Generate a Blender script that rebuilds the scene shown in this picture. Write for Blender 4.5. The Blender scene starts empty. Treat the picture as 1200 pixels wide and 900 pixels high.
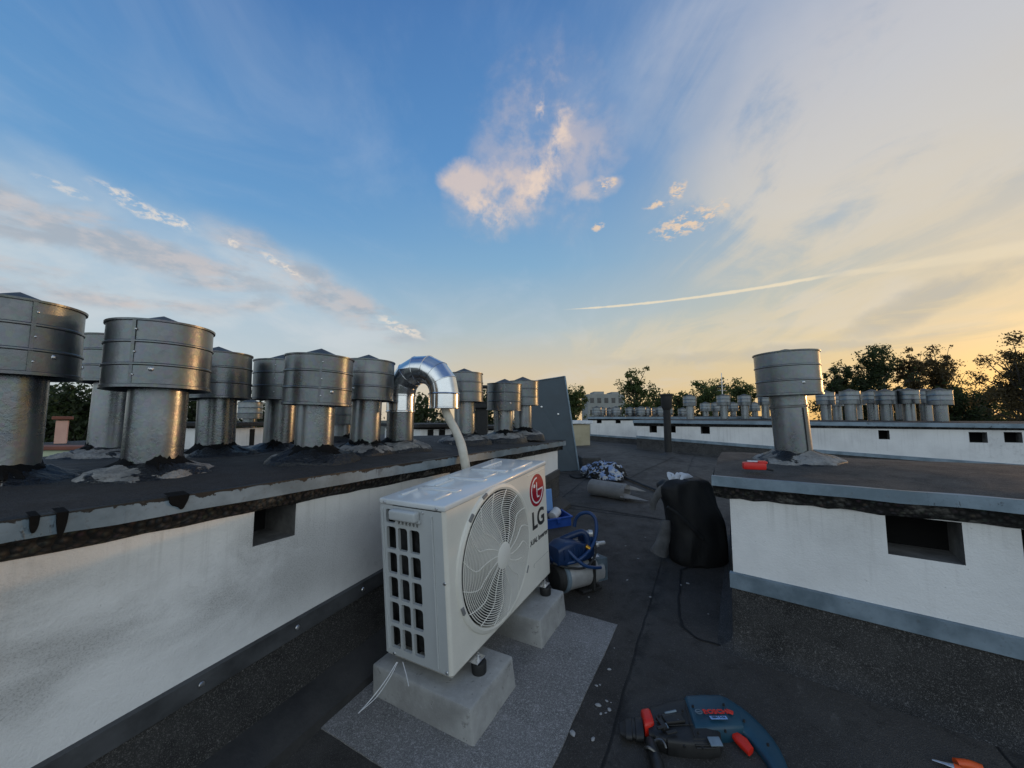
import bpy, bmesh, math, random
from mathutils import Vector as V, Matrix as M, noise as mnoise
random.seed(7)
PI = math.pi
sc = bpy.context.scene
col = sc.collection

# ------------------------------------------------------------------ view model (camera at the origin, eye height 0)
F, PIT = 455.0, 0.09
HR, SX, SY = 1.072, 0.029, 0.083          # the roof falls towards the camera

def ray(px, py):
    x, y, z = (px-600)/F, 1.0, -(py-450)/F
    c, s = math.cos(PIT), math.sin(PIT)
    return V((x, y*c - z*s, y*s + z*c))
def at(px, py, Y):                         # point of a line of sight at depth Y
    r = ray(px, py); return r*(Y/r.y)
def level(px, py, z):
    r = ray(px, py); return r*(z/r.z)
def roof_z(x, y):
    xe = max(-4.0, min(x, 1.7)); ye = min(y, 5.9)
    z = -HR + SX*xe + SY*ye
    if x > 1.7: z -= 0.065*min(x-1.7, 3.0)*max(0, min(1, (y-2.2)/2.5))
    return z
def roof(px, py, h=0.0):                   # point on the roof (h above it)
    r = ray(px, py); t = (-HR+h)/(r.z - SX*r.x - SY*r.y); p = r*t
    for _ in range(12):
        t = (roof_z(p.x, p.y)+h)/r.z; p = r*(0.5*t+0.5*p.y/r.y)
    return p
NROOF = V((-SX, -SY, 1)).normalized()
def azel(px, py):
    d = ray(px, py).normalized(); return math.atan2(d.x, d.y), math.asin(d.z)

# ------------------------------------------------------------------ node helpers
def lin(*c):
    f = lambda v: (v/255/12.92) if v/255 <= .04045 else ((v/255+.055)/1.055)**2.4
    return tuple(f(v) for v in c[:3]) + (1,)

class G:                                    # small expression builder over a node tree
    def __init__(s, nt): s.nt = nt
    def n(s, t, **k):
        nd = s.nt.nodes.new(t)
        for a, b in k.items(): setattr(nd, a, b)
        return nd
    def put(s, sock, v):
        if isinstance(v, bpy.types.NodeSocket): s.nt.links.new(v, sock)
        elif v is not None: sock.default_value = v
    def m(s, op, a, b=None, c=None):
        nd = s.n('ShaderNodeMath', operation=op)
        s.put(nd.inputs[0], a)
        if b is not None: s.put(nd.inputs[1], b)
        if c is not None: s.put(nd.inputs[2], c)
        return nd.outputs[0]
    def add(s, a, b): return s.m('ADD', a, b)
    def sub(s, a, b): return s.m('SUBTRACT', a, b)
    def mul(s, a, b): return s.m('MULTIPLY', a, b)
    def clamp(s, a):
        nd = s.n('ShaderNodeClamp'); s.put(nd.inputs[0], a); return nd.outputs[0]
    def ss(s, x, a, b, lo=0.0, hi=1.0):
        nd = s.n('ShaderNodeMapRange', interpolation_type='SMOOTHSTEP')
        s.put(nd.inputs[0], x); nd.inputs[1].default_value = a; nd.inputs[2].default_value = b
        nd.inputs[3].default_value = lo; nd.inputs[4].default_value = hi
        return nd.outputs[0]
    def noise(s, vec, scale, detail=3, rough=.55, dist=0.0, color=False):
        key = (vec, scale, detail, rough, dist, color)
        if not hasattr(s, 'cache'): s.cache = {}
        if key in s.cache: return s.cache[key]
        nd = s.n('ShaderNodeTexNoise'); s.put(nd.inputs['Vector'], vec)
        nd.inputs['Scale'].default_value = scale; nd.inputs['Detail'].default_value = detail
        nd.inputs['Roughness'].default_value = rough; nd.inputs['Distortion'].default_value = dist
        s.cache[key] = nd.outputs[1 if color else 0]
        return s.cache[key]
    def voro(s, vec, scale, feature='F1', out=0):
        nd = s.n('ShaderNodeTexVoronoi', feature=feature); s.put(nd.inputs['Vector'], vec)
        nd.inputs['Scale'].default_value = scale
        return nd.outputs[out]
    def vmap(s, vec, scale=(1,1,1), loc=(0,0,0), rot=(0,0,0)):
        nd = s.n('ShaderNodeMapping'); s.put(nd.inputs[0], vec)
        nd.inputs[1].default_value = loc; nd.inputs[2].default_value = rot; nd.inputs[3].default_value = scale
        return nd.outputs[0]
    def mix(s, fac, a, b, mode='MIX'):
        nd = s.n('ShaderNodeMix', data_type='RGBA', blend_type=mode)
        s.put(nd.inputs[0], fac); s.put(nd.inputs[6], a); s.put(nd.inputs[7], b)
        return nd.outputs[2]
    def ramp(s, fac, stops, interp='LINEAR'):
        nd = s.n('ShaderNodeValToRGB'); s.put(nd.inputs[0], fac)
        cr = nd.color_ramp; cr.interpolation = interp
        while len(cr.elements) < len(stops): cr.elements.new(.5)
        for e, (p, c) in zip(cr.elements, stops): e.position = p; e.color = c if len(c) == 4 else tuple(c)+(1,)
        return nd.outputs[0]
    def xyz(s, vec):
        nd = s.n('ShaderNodeSeparateXYZ'); s.put(nd.inputs[0], vec); return nd.outputs

MATS = {}
def mat(name, fn, **kw):
    m = bpy.data.materials.new(name); m.use_nodes = True
    nt = m.node_tree; b = nt.nodes['Principled BSDF']; g = G(nt)
    for k, v in kw.items(): b.inputs[k.replace('_', ' ')].default_value = v
    tc = g.n('ShaderNodeTexCoord').outputs['Object']
    if fn: fn(g, b, tc)
    MATS[name] = m
    return m
def bump(g, b, h, strength=.3, dist=.01):
    nd = g.n('ShaderNodeBump'); nd.inputs['Strength'].default_value = strength; nd.inputs['Distance'].default_value = dist
    g.put(nd.inputs['Height'], h); g.put(b.inputs['Normal'], nd.outputs[0])
def grey(v, t=(1,1,1)): return (v*t[0], v*t[1], v*t[2], 1)

def varied(c1, c2, scale=6, rough=(.5, .7), bstr=.15, fine=60, metallic=0.0, bdist=.003):
    def fn(g, b, tc):
        n1 = g.noise(tc, scale, 4, .6); n2 = g.noise(tc, fine, 2, .6)
        f = g.clamp(g.add(g.ss(n1, .3, .7), g.mul(g.sub(n2, .5), .5)))
        g.put(b.inputs['Base Color'], g.mix(f, c1, c2))
        g.put(b.inputs['Roughness'], g.ss(n1, .3, .7, rough[0], rough[1]))
        b.inputs['Metallic'].default_value = metallic
        if bstr: bump(g, b, n2, bstr, bdist)
    return fn

def felt(base, light, speck, stain, scale=1.0, rough=.9, sp=(.60, .74)):
    def fn(g, b, tc):
        big = g.noise(tc, 1.3*scale, 5, .62); mid = g.noise(tc, 9*scale, 4, .65, .4)
        gr = g.m('MAXIMUM', g.noise(tc, 300*scale, 3, .8), g.mul(g.noise(tc, 105*scale, 4, .85), .985)); gv = g.voro(tc, 230*scale)
        c = g.mix(g.ss(big, .36, .68), base, light)
        c = g.mix(g.mul(g.ss(mid, .52, .72), .7), c, stain)
        c = g.mix(g.mul(g.ss(gr, sp[0], sp[1]), .85), c, speck)
        pale = g.mul(g.ss(g.noise(tc, 3.1*scale, 6, .75, .8), .63, .75), .35)
        c = g.mix(pale, c, speck)
        g.put(b.inputs['Base Color'], c)
        g.put(b.inputs['Roughness'], g.ss(mid, .3, .7, rough-.22, rough))
        bump(g, b, g.add(g.mul(gv, .7), g.add(g.mul(gr, .8), g.mul(mid, .8))), .55, .004)
    return fn
def roof_sheets(g, b, tc):
    felt(grey(.026,(1.14,1,.86)), grey(.052,(1.13,1,.87)), grey(.19,(1.08,1,.92)), grey(.016,(1.14,1,.86)), 1.2, .92, (.54,.76))(g, b, tc)
    c = b.inputs['Base Color'].links[0].from_socket; h = b.inputs['Normal'].links[0].from_node.inputs['Height'].links[0].from_socket
    wob = g.mul(g.sub(g.noise(tc, 3.0, 3), .5), .03)
    x, y, z = g.xyz(g.vmap(tc, rot=(0, 0, 0.478)))          # x across the sheets, y along them
    u = g.add(g.add(x, .32), wob); k = g.m('FLOOR', u); fu = g.m('FRACT', u)
    wn = g.n('ShaderNodeTexWhiteNoise', noise_dimensions='1D'); g.put(wn.inputs['W'], k)
    v = g.add(g.mul(g.add(y, g.mul(wob, .8)), .36), g.mul(wn.outputs[0], 5.0)); kv = g.m('FLOOR', v); fv = g.m('FRACT', v)
    w2 = g.n('ShaderNodeTexWhiteNoise', noise_dimensions='1D'); g.put(w2.inputs['W'], g.add(g.mul(k, 7.3), kv))
    tone = g.add(.78, g.mul(w2.outputs[0], .5))
    c = g.mix(1.0, c, g.mix(tone, (0,0,0,1), (1,1,1,1)), 'MULTIPLY')
    nb = g.noise(tc, 11, 4, .7)
    seam = mx_(g, g.ss(fu, .012, .004), g.ss(fv, .007, .002)); bleed = mx_(g, g.mul(g.ss(fu, .07, .015), g.ss(nb, .42, .6)), g.mul(g.ss(fv, .03, .006), g.ss(nb, .42, .6)))
    edge = mx_(g, g.mul(g.ss(fu, .14, .02), .55), 0.0)
    c = g.mix(g.mul(edge, .5), c, grey(.055,(1.03,1,.97)))
    c = g.mix(g.mul(bleed, .75), c, grey(.006)); c = g.mix(g.mul(seam, .95), c, grey(.003))
    pud = g.ss(g.noise(tc, .8, 4, .55, .5), .54, .60); rim = g.mul(g.ss(g.noise(tc, .8, 4, .55, .5), .50, .55), g.ss(g.noise(tc, .8, 4, .55, .5), .60, .555))
    c = g.mix(g.mul(rim, .22), c, grey(.10,(1.08,1,.9)))
    g.put(b.inputs['Base Color'], c)
    g.put(b.inputs['Normal'].links[0].from_node.inputs['Height'], g.add(h, g.mul(seam, -2.0)))
def mx_(g, a, b): return g.m('MAXIMUM', a, b)
mat('roof_felt', roof_sheets)
mat('deck_felt', felt(grey(.010,(1.04,1,.97)), grey(.021,(1.05,1,.96)), grey(.09,(1.06,1,.94)), grey(.006), 1.2, .9, (.54,.76)))
mat('deck_felt_worn', felt(grey(.017,(1.03,1,.97)), grey(.034,(1.03,1,.96)), grey(.15,(1.04,1,.96)), grey(.010), 1.2, .92, (.52,.74)))
mat('upstand_felt', felt(grey(.018,(1.04,1,.96)), grey(.040,(1.04,1,.96)), grey(.26,(1.04,1,.96)), grey(.009), 1.2, .92, (.54,.72)))
mat('mat_felt', felt(grey(.115,(1.04,1,.97)), grey(.19,(1.03,1,.98)), grey(.48,(1.03,1,.98)), grey(.07,(1.04,1,.97)), 1.25, .95, (.48, .68)))
mat('roll_felt', varied(grey(.34,(1,.98,.95)), grey(.46,(1,.98,.95)), 8, (.7,.9), .3, 120))
mat('tar', varied(grey(.003), grey(.006), 12, (.7,.9), .5, 40, 0, .006), Specular_IOR_Level=.15)
mat('seam_tar', varied(grey(.004), grey(.010), 30, (.8,.95), .3, 60))
def mortar(th):
    def fn(g, b, tc):
        rnd = g.n('ShaderNodeObjectInfo').outputs['Random']
        mp = g.n('ShaderNodeVectorMath', operation='ADD'); g.put(mp.inputs[0], tc)
        cb = g.n('ShaderNodeCombineXYZ'); g.put(cb.inputs[0], g.mul(rnd, 40)); g.put(cb.inputs[1], g.mul(rnd, 17)); g.put(mp.inputs[1], cb.outputs[0]); q = mp.outputs[0]
        n1 = g.noise(q, 14, 5, .65); n2 = g.noise(q, 60, 3, .7); n3 = g.noise(q, 7.5, 4, .6, 1.2)
        x, y, z = g.xyz(tc)
        c = g.mix(g.ss(n1, .3, .7), grey(.13,(1.03,1,.94)), grey(.30,(1.03,1,.94)))
        c = g.mix(g.mul(g.ss(n2, .55, .72), .6), c, grey(.06))
        t = g.ss(g.add(n3, g.add(g.ss(z, .026, .044, 0, .16), g.ss(z, .006, -.006, 0, .22))), th, th+.025)
        c = g.mix(t, c, grey(.007)); g.put(b.inputs['Base Color'], c)
        g.put(b.inputs['Roughness'], g.ss(t, 0, 1, .92, .38)); bump(g, b, g.add(g.mul(n2, .8), g.add(n1, g.mul(t, .6))), .8, .014)
    return fn
mat('mortar', mortar(.55)); mat('mortar_tarred', mortar(.36))

def plaster(dirty):
    def fn(g, b, tc):
        x, y, z = g.xyz(tc)
        n1 = g.noise(tc, 2.2, 5, .6); fine = g.noise(tc, 150, 3, .7); md = g.noise(tc, 26, 4, .65)
        c = g.mix(g.ss(n1, .35, .7), grey(.80,(1,.99,.97)), grey(.66,(1,.99,.97)))
        # local coordinates: x runs along the wall, z is height; grime caught in the rough render
        if dirty:
            band = g.mul(g.ss(g.noise(g.vmap(tc, (1.0,1,1.7)), 2.1, 5, .6, .5), .36, .60), g.mul(g.ss(z, -.68, -.54), g.ss(z, -.27, -.40)))
            band = g.mul(band, g.ss(x, 2.2, 1.4))
            spk = g.ss(g.noise(g.vmap(tc, (1,1,1.3)), 210, 5, .9), .46, .68)
            c = g.mix(g.mul(band, g.mul(spk, .85)), c, grey(.11,(1,.97,.92)))
            c = g.mix(g.mul(band, .42), c, grey(.27,(1,.98,.94)))
        low = g.mul(g.ss(md, .50, .66), .35)
        c = g.mix(g.mul(low, g.ss(g.noise(tc, 1.1, 3), .5, .7)), c, grey(.34,(1,.97,.92)))
        drip = g.mul(g.ss(g.noise(g.vmap(tc, (26,1,1.3)), 1.0, 4, .6), .60, .76), .22)
        c = g.mix(drip, c, grey(.40,(1,.96,.90)))
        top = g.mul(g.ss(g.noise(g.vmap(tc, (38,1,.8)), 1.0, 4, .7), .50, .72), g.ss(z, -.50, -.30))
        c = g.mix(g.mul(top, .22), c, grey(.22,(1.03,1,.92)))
        c = g.mix(g.mul(g.ss(g.noise(tc, 55, 3, .7), .66, .74), .5), c, grey(.22,(1.03,1,.94)))
        g.put(b.inputs['Base Color'], c); b.inputs['Roughness'].default_value = .92
        bump(g, b, g.add(g.mul(fine, .6), g.add(md, g.mul(n1, 1.2))), .45, .006)
    return fn
mat('plaster_dirty', plaster(True))
mat('plaster', plaster(False))
mat('hole_shade', varied(grey(.002), grey(.005), 6, (.9, 1), .3, 40))  # near black: painted shade deep inside the wall openings
mat('hole_plaster_shaded', varied(grey(.09,(1,.98,.95)), grey(.20,(1,.98,.95)), 9, (.9, 1), .5, 60))  # wall plaster darkened: shade on the opening sides painted in

def rubble(g, b, tc):
    v = g.voro(tc, 60); vc = g.voro(tc, 60, out=1); n1 = g.noise(tc, 10, 4, .7)
    c = g.mix(g.ss(v, .05, .6), g.mix(.4, grey(.075,(1.05,1,.92)), vc, 'MULTIPLY'), grey(.010))
    c = g.mix(g.ss(n1, .52, .7), c, grey(.13,(1.05,1,.92)))
    g.put(b.inputs['Base Color'], c); b.inputs['Roughness'].default_value = .95
    bump(g, b, g.add(g.mul(v, -1.0), n1), .9, .012)
mat('rubble', rubble)

def flashing(tarry, ztop=None):
    def fn(g, b, tc):
        n1 = g.noise(tc, 5, 5, .65); n2 = g.noise(g.vmap(tc, (1,1,.35)), 16, 5, .7, .5); f = g.noise(tc, 90, 2)
        c = g.mix(g.ss(n1, .35, .65), grey(.17,(.72,1,1.22)), grey(.30,(.78,1,1.18)))
        x, y, z = g.xyz(tc)
        t = g.mul(g.ss(n2, .60, .66), g.ss(g.noise(tc, 1.6, 2), .48, .60)) if tarry else g.ss(n2, .70, .76)
        if ztop is not None:
            rag = g.add(g.mul(g.ss(g.noise(tc, 26, 5, .7), .46, .72), .012), g.mul(g.ss(g.noise(tc, 5, 3, .6), .5, .7), .009))
            t = g.m('MAXIMUM', t, g.ss(g.add(z, rag), ztop-.001, ztop+.001))
        c = g.mix(t, c, grey(.006))
        c = g.mix(g.mul(g.ss(f, .6, .8), .4), c, grey(.10))
        g.put(b.inputs['Base Color'], c); g.put(b.inputs['Metallic'], g.ss(t, 0, 1, .30, 0))
        g.put(b.inputs['Roughness'], g.ss(n1, .3, .7, .42, .62)); bump(g, b, g.add(t, n1), .25, .004)
    return fn
mat('cant_felt', varied(grey(.018,(1.04,1,.97)), grey(.040,(1.04,1,.97)), 6, (.6,.85), .4, 90)); mat('edge_metal', flashing(True)); mat('edge_metal_tarred', flashing(True, -.196))
mat('base_metal', flashing(False))
mat('dark_bar', varied(grey(.040,(.96,1,1.06)), grey(.085,(.96,1,1.06)), 7, (.45,.65), .3, 60, .2))

def ventmetal(base, r0, r1):
    def fn(g, b, tc):
        rnd = g.n('ShaderNodeObjectInfo').outputs['Random']
        mp = g.n('ShaderNodeVectorMath', operation='ADD'); g.put(mp.inputs[0], tc)
        cb = g.n('ShaderNodeCombineXYZ'); g.put(cb.inputs[0], g.mul(rnd, 31)); g.put(cb.inputs[1], g.mul(rnd, 13)); g.put(mp.inputs[1], cb.outputs[0]); q = mp.outputs[0]
        n1 = g.noise(g.vmap(q, (1,1,.5)), 7, 4, .6); n2 = g.noise(q, 95, 3, .7); st = g.noise(g.vmap(q, (16,16,.9)), 2, 4, .65); sp = g.voro(q, 70, 'F1', 1)
        f = g.add(.86, g.mul(rnd, .30))
        c = g.mix(g.ss(n1, .3, .7), grey(base*.72,(.90,1,1.05)), grey(base*1.25,(.91,1,1.06)))
        c = g.mix(.14, c, g.mix(.5, grey(base*2), sp, 'MULTIPLY'))
        c = g.mix(1.0, c, g.mix(f, (0,0,0,1), (1,1,1,1)), 'MULTIPLY')
        c = g.mix(g.mul(g.ss(st, .58, .74), .28), c, grey(base*.40,(1.0,1,.97)))
        c = g.mix(g.mul(g.ss(g.noise(q, 4, 5, .7), .58, .72), .35), c, grey(base*1.7,(1.0,1,.97)))
        g.put(b.inputs['Base Color'], c); b.inputs['Metallic'].default_value = .80
        g.put(b.inputs['Roughness'], g.add(g.ss(n1, .3, .7, r0, r1), g.mul(g.sub(n2, .5), .16)))
        bump(g, b, g.add(n2, g.mul(n1, 1.5)), .19, .003)
    return fn
mat('vent_grey', ventmetal(.215, .24, .36))
mat('vent_cap_grey', ventmetal(.17, .28, .42))
mat('cone_grey', varied(grey(.05,(.92,1,1.05)), grey(.08,(.92,1,1.05)), 9, (.55,.7), .15, 60, .3))
mat('galvanised', varied(grey(.62,(.98,1,1.02)), grey(.75), 9, (.12,.24), .06, 30, 1.0, .004))
mat('seam_metal', varied(grey(.14), grey(.22), 9, (.35,.5), .1, 30, .9))
mat('bolt', varied(grey(.5), grey(.65), 30, (.25,.4), 0, 30, 1.0))

mat('ac_white_warmed', varied(grey(.68,(1,.96,.86)), grey(.80,(1,.96,.86)), 3, (.34,.42), .04, 160, 0, .0006), Coat_Weight=.15)  # white casing; warmth of the evening light put into the tint
mat('ac_side_shaded', varied(grey(.47,(.96,1,1.0)), grey(.53,(.96,1,1.0)), 3, (.36,.45), .04, 160, 0, .0006))  # same casing, darker and cooler: shade of the side painted in
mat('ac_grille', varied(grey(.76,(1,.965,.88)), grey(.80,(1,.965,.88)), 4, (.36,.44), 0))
mat('ac_top_skylit', varied(grey(.62,(.97,1,1.0)), grey(.68,(.97,1,1.0)), 3, (.20,.30), .04, 160, 0, .0006), Coat_Weight=.3)  # same casing with a cool tint: sky sheen painted into the colour
mat('ac_inside', varied(grey(.008), grey(.016), 30, (.6,.8), 0))
mat('coil', varied(grey(.02), grey(.05), 40, (.5,.7), 0, 60, .5))
mat('fan_blade', varied(grey(.17,(1,1,1.0)), grey(.21,(1,1,1.0)), 4, (.45,.6), 0))
mat('logo_red', varied(lin(150,16,40), lin(160,20,44), 4, (.35,.4), 0))
mat('logo_grey', varied(grey(.035), grey(.045), 4, (.4,.5), 0))
mat('logo_white', varied(grey(.75), grey(.8), 4, (.4,.5), 0))
mat('rubber', varied(grey(.010), grey(.018), 12, (.5,.7), .1))
mat('white_plastic', varied(grey(.62), grey(.72), 8, (.35,.5), 0))
def concrete(g, b, tc):
    n1 = g.noise(tc, 5, 6, .65); n2 = g.noise(tc, 70, 3, .7); v = g.voro(tc, 38); p = g.ss(g.noise(tc, 24, 4, .7), .60, .70)
    c = g.mix(g.ss(n1, .32, .68), grey(.26,(1,.99,.95)), grey(.40,(1,.995,.96)))
    c = g.mix(g.mul(p, .6), c, grey(.16,(1.02,1,.95)))
    c = g.mix(g.mul(g.ss(v, .10, .03), .7), c, grey(.07))
    c = g.mix(g.mul(g.ss(n2, .55, .75), .3), c, grey(.5))
    g.put(b.inputs['Base Color'], c); b.inputs['Roughness'].default_value = .9
    bump(g, b, g.add(g.mul(n2, .6), g.add(g.mul(p, -.7), g.ss(v, .03, .12))), .45, .006)
mat('concrete', concrete)
mat('foam', varied(grey(.50,(1.06,.98,.80)), grey(.62,(1.05,.98,.84)), 14, (.8,.9), .4, 60, 0, .006))
mat('panel_metal', varied(grey(.060,(.70,1,1.24)), grey(.085,(.72,1,1.22)), 3, (.5,.65), .08, 40, 0))
mat('black_iron', varied(grey(.008), grey(.016), 8, (.55,.8), .3, 40))
mat('bag_fabric', varied(grey(.0035), grey(.006), 6, (.6,.8), .35, 220, 0, .002))
mat('bag_grey', varied(grey(.06), grey(.13), 9, (.6,.8), .3, 90))
mat('cloth_white', varied(grey(.55,(.96,1,1.05)), grey(.72,(.96,1,1.05)), 12, (.8,.9), .3, 60))
def patterned(g, b, tc):
    w = g.noise(tc, 7, 2, .5, 2.2); w2 = g.noise(tc, 11, 2, .5, 2.0)
    c = g.mix(g.ss(w, .48, .53), grey(.012), lin(120,140,175))
    c = g.mix(g.ss(w2, .55, .60), c, grey(.42,(.97,1,1.04)))
    g.put(b.inputs['Base Color'], c); b.inputs['Roughness'].default_value = .9
mat('patterned_cloth', patterned)
mat('pump_blue', varied(lin(14,38,72), lin(18,46,84), 9, (.32,.45), .1, 120, 0, .001))
mat('hose_blue', varied(lin(20,50,92), lin(26,60,104), 9, (.3,.4), 0))
mat('box_blue', varied(lin(34,72,150), lin(44,86,170), 9, (.3,.45), 0))
mat('box_lid', varied(lin(120,160,215), lin(135,175,225), 9, (.2,.3), 0))
mat('silver', varied(grey(.42), grey(.55), 12, (.30,.42), .05, 60, .45))
mat('brass', varied(lin(190,140,50), lin(205,160,70), 12, (.25,.35), 0, 60, 1.0))
mat('drill_blue', varied(lin(26,62,80), lin(32,72,90), 9, (.35,.48), .15, 200, 0, .0008))
mat('drill_black', varied(grey(.010), grey(.02), 12, (.45,.6), .2, 180, 0, .001))
mat('drill_red', varied(lin(200,34,20), lin(215,44,26), 9, (.35,.45), 0))
mat('orange_plastic', varied(lin(215,80,30), lin(228,96,40), 9, (.35,.45), 0))
mat('red_plastic', varied(lin(200,30,26), lin(215,44,36), 9, (.35,.5), 0))
mat('pink_render', varied(lin(200,160,145), lin(215,176,160), 3, (.85,.95), .2, 60))
mat('pale_green', varied(lin(170,180,150), lin(188,196,170), 3, (.85,.95), .2, 60))
mat('beige_render', varied(lin(165,155,128), lin(184,174,148), 3, (.85,.95), .2, 60))
mat('far_wall', varied(lin(134,136,132), lin(150,150,146), .3, (.85,.95), 0))
mat('far_glass', varied(grey(.03), grey(.06), 2, (.1,.2), 0))
mat('brown_coping', varied(lin(110,66,52), lin(130,80,64), 6, (.7,.9), .2, 60))
mat('bark', varied(grey(.035,(1.1,1,.85)), grey(.07,(1.1,1,.85)), 3, (.85,.95), .5, 20))
def leafmat(name, c1, c2):
    def fn(g, b, tc):
        n1 = g.noise(tc, .9, 3, .6); rn = g.n('ShaderNodeNewGeometry').outputs['Random Per Island']
        f = g.clamp(g.add(g.mul(n1, .6), g.mul(rn, .5)))
        g.put(b.inputs['Base Color'], g.mix(f, c1, c2)); b.inputs['Roughness'].default_value = .7
        b.inputs['Transmission Weight'].default_value = 0.0
    m = mat(name, fn)
    nt = m.node_tree; g = G(nt); b = nt.nodes['Principled BSDF']; out = nt.nodes['Material Output']
    tr = g.n('ShaderNodeBsdfTranslucent'); tr.inputs[0].default_value = tuple(2*v for v in c2[:3])+(1,)
    mx = g.n('ShaderNodeMixShader'); mx.inputs[0].default_value = .42
    nt.links.new(b.outputs[0], mx.inputs[1]); nt.links.new(tr.outputs[0], mx.inputs[2]); nt.links.new(mx.outputs[0], out.inputs[0])
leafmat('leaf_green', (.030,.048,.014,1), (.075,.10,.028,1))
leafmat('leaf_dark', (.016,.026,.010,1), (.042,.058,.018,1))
leafmat('leaf_rust', (.045,.034,.014,1), (.085,.062,.024,1))
mat('ground_far', varied(grey(.04,(.9,1.1,.7)), grey(.07,(.95,1.1,.7)), .05, (.9,1), 0))
mat('chip', varied(grey(.22), grey(.4), 40, (.8,.9), .2))

# ------------------------------------------------------------------ mesh helpers
class MB:
    def __init__(s): s.bm = bmesh.new()
    def quad(s, *p):
        return s.bm.faces.new([s.bm.verts.new(q) for q in p])
    def box(s, c, size, rot=None, bevel=0.0, seg=2, taper=None):
        r = bmesh.ops.create_cube(s.bm, size=1.0)
        vs = r['verts']
        for v in vs:
            if taper and v.co.z > 0: v.co.x *= taper[0]; v.co.y *= taper[1]
            v.co = V((v.co.x*size[0], v.co.y*size[1], v.co.z*size[2]))
        if bevel:
            es = list({e for v in vs for e in v.link_edges})
            q = bmesh.ops.bevel(s.bm, geom=es, offset=bevel, segments=seg, affect='EDGES', profile=.5)
            vs = list({v for f in q['faces'] for v in f.verts} | {v for v in vs if v.is_valid})
        m = M.Translation(V(c)) @ (rot.to_4x4() if rot else M())
        bmesh.ops.transform(s.bm, matrix=m, verts=vs)
        return vs
    def rings(s, rings, closed=True, cap0=False, cap1=False):
        R = [[s.bm.verts.new(p) for p in r] for r in rings]
        n = len(R[0])
        for a, b in zip(R, R[1:]):
            for i in range(n if closed else n-1):
                j = (i+1) % n
                s.bm.faces.new((a[i], a[j], b[j], b[i]))
        if cap0: s.bm.faces.new(list(reversed(R[0])))
        if cap1: s.bm.faces.new(R[-1])
        return R
    def lathe(s, prof, seg=32, c=(0,0,0), axis=None, cap0=False, cap1=False, wob=0):
        q = V((0,0,1)).rotation_difference(V(axis)) if axis is not None else None
        rs = []
        for r, z in prof:
            ring = []
            for i in range(seg):
                a = 2*PI*i/seg; p = V((r*math.cos(a), r*math.sin(a), z))
                if q: p = q @ p
                ring.append(p + V(c))
            rs.append(ring)
        return s.rings(rs, True, cap0, cap1)
    def tube(s, pts, rad, seg=10, cap=True, flat=1.0, up=None):
        pts = [V(p) for p in pts]
        if not hasattr(rad, '__len__'): rad = [rad]*len(pts)
        T = []
        for i in range(len(pts)):
            d = pts[min(i+1, len(pts)-1)] - pts[max(i-1, 0)]
            T.append(d.normalized())
        n = V(up) if up is not None else (V((0,0,1)) if abs(T[0].z) < .9 else V((1,0,0)))
        rs = []
        for p, t, r in zip(pts, T, rad):
            n = (n - t*n.dot(t)).normalized(); b = t.cross(n)
            rs.append([p + n*(r*flat*math.sin(2*PI*k/seg)) + b*(r*math.cos(2*PI*k/seg)) for k in range(seg)])
        return s.rings(rs, True, cap, cap)
    def build(s, name, m, parent=None, smooth=None, loc=None, jitter=None):
        bmesh.ops.recalc_face_normals(s.bm, faces=s.bm.faces[:])
        if smooth is not None:
            for f in s.bm.faces: f.smooth = True
            for e in s.bm.edges:
                if len(e.link_faces) == 2 and e.calc_face_angle(0) > smooth: e.smooth = False
        me = bpy.data.meshes.new(name); s.bm.to_mesh(me); s.bm.free()
        me.materials.append(MATS[m] if isinstance(m, str) else m)
        o = bpy.data.objects.new(name, me); col.objects.link(o)
        if parent: o.parent = parent
        if loc is not None: o.location = loc
        return o
def catmull(pts, n=6):
    pts = [V(p) for p in pts]; P = [pts[0]*2-pts[1]] + pts + [pts[-1]*2-pts[-2]]; out = []
    for i in range(1, len(P)-2):
        for k in range(n):
            t = k/n; a, b, c, d = P[i-1:i+3]
            out.append(.5*((2*b)+(c-a)*t+(2*a-5*b+4*c-d)*t*t+(3*b-a-3*c+d)*t**3))
    return out + [pts[-1]]
def tag(o, label=None, cat=None, group=None, kind=None):
    if label: o['label'] = label
    if cat: o['category'] = cat
    if group: o['group'] = group
    if kind: o['kind'] = kind
    return o
def thing(name, label, cat, mtx=None, group=None):
    o = bpy.data.objects.new(name, None); col.objects.link(o); o.empty_display_size = .1
    if mtx is not None: o.matrix_world = mtx if isinstance(mtx, M) else M.Translation(V(mtx))
    return tag(o, label, cat, group)
def copy_tree(o, parent=None):
    c = o.copy(); col.objects.link(c)
    if parent: c.parent = parent
    for ch in [q for q in bpy.data.objects if q.parent == o]: copy_tree(ch, c)
    return c
def frame(p, x, z):                          # matrix at p with x axis ~x and z axis z
    z = V(z).normalized(); x = V(x); x = (x - z*x.dot(z)).normalized(); y = z.cross(x)
    m = M((x, y, z)).transposed().to_4x4(); m.translation = p; return m
def rough_pts(bm, amp, sc_, seed=0, zonly=False):
    for v in bm.verts:
        d = mnoise.noise_vector(v.co*sc_ + V((seed, seed*2.3, -seed)))
        v.co += V((0, 0, d.z*amp)) if zonly else d*amp
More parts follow.
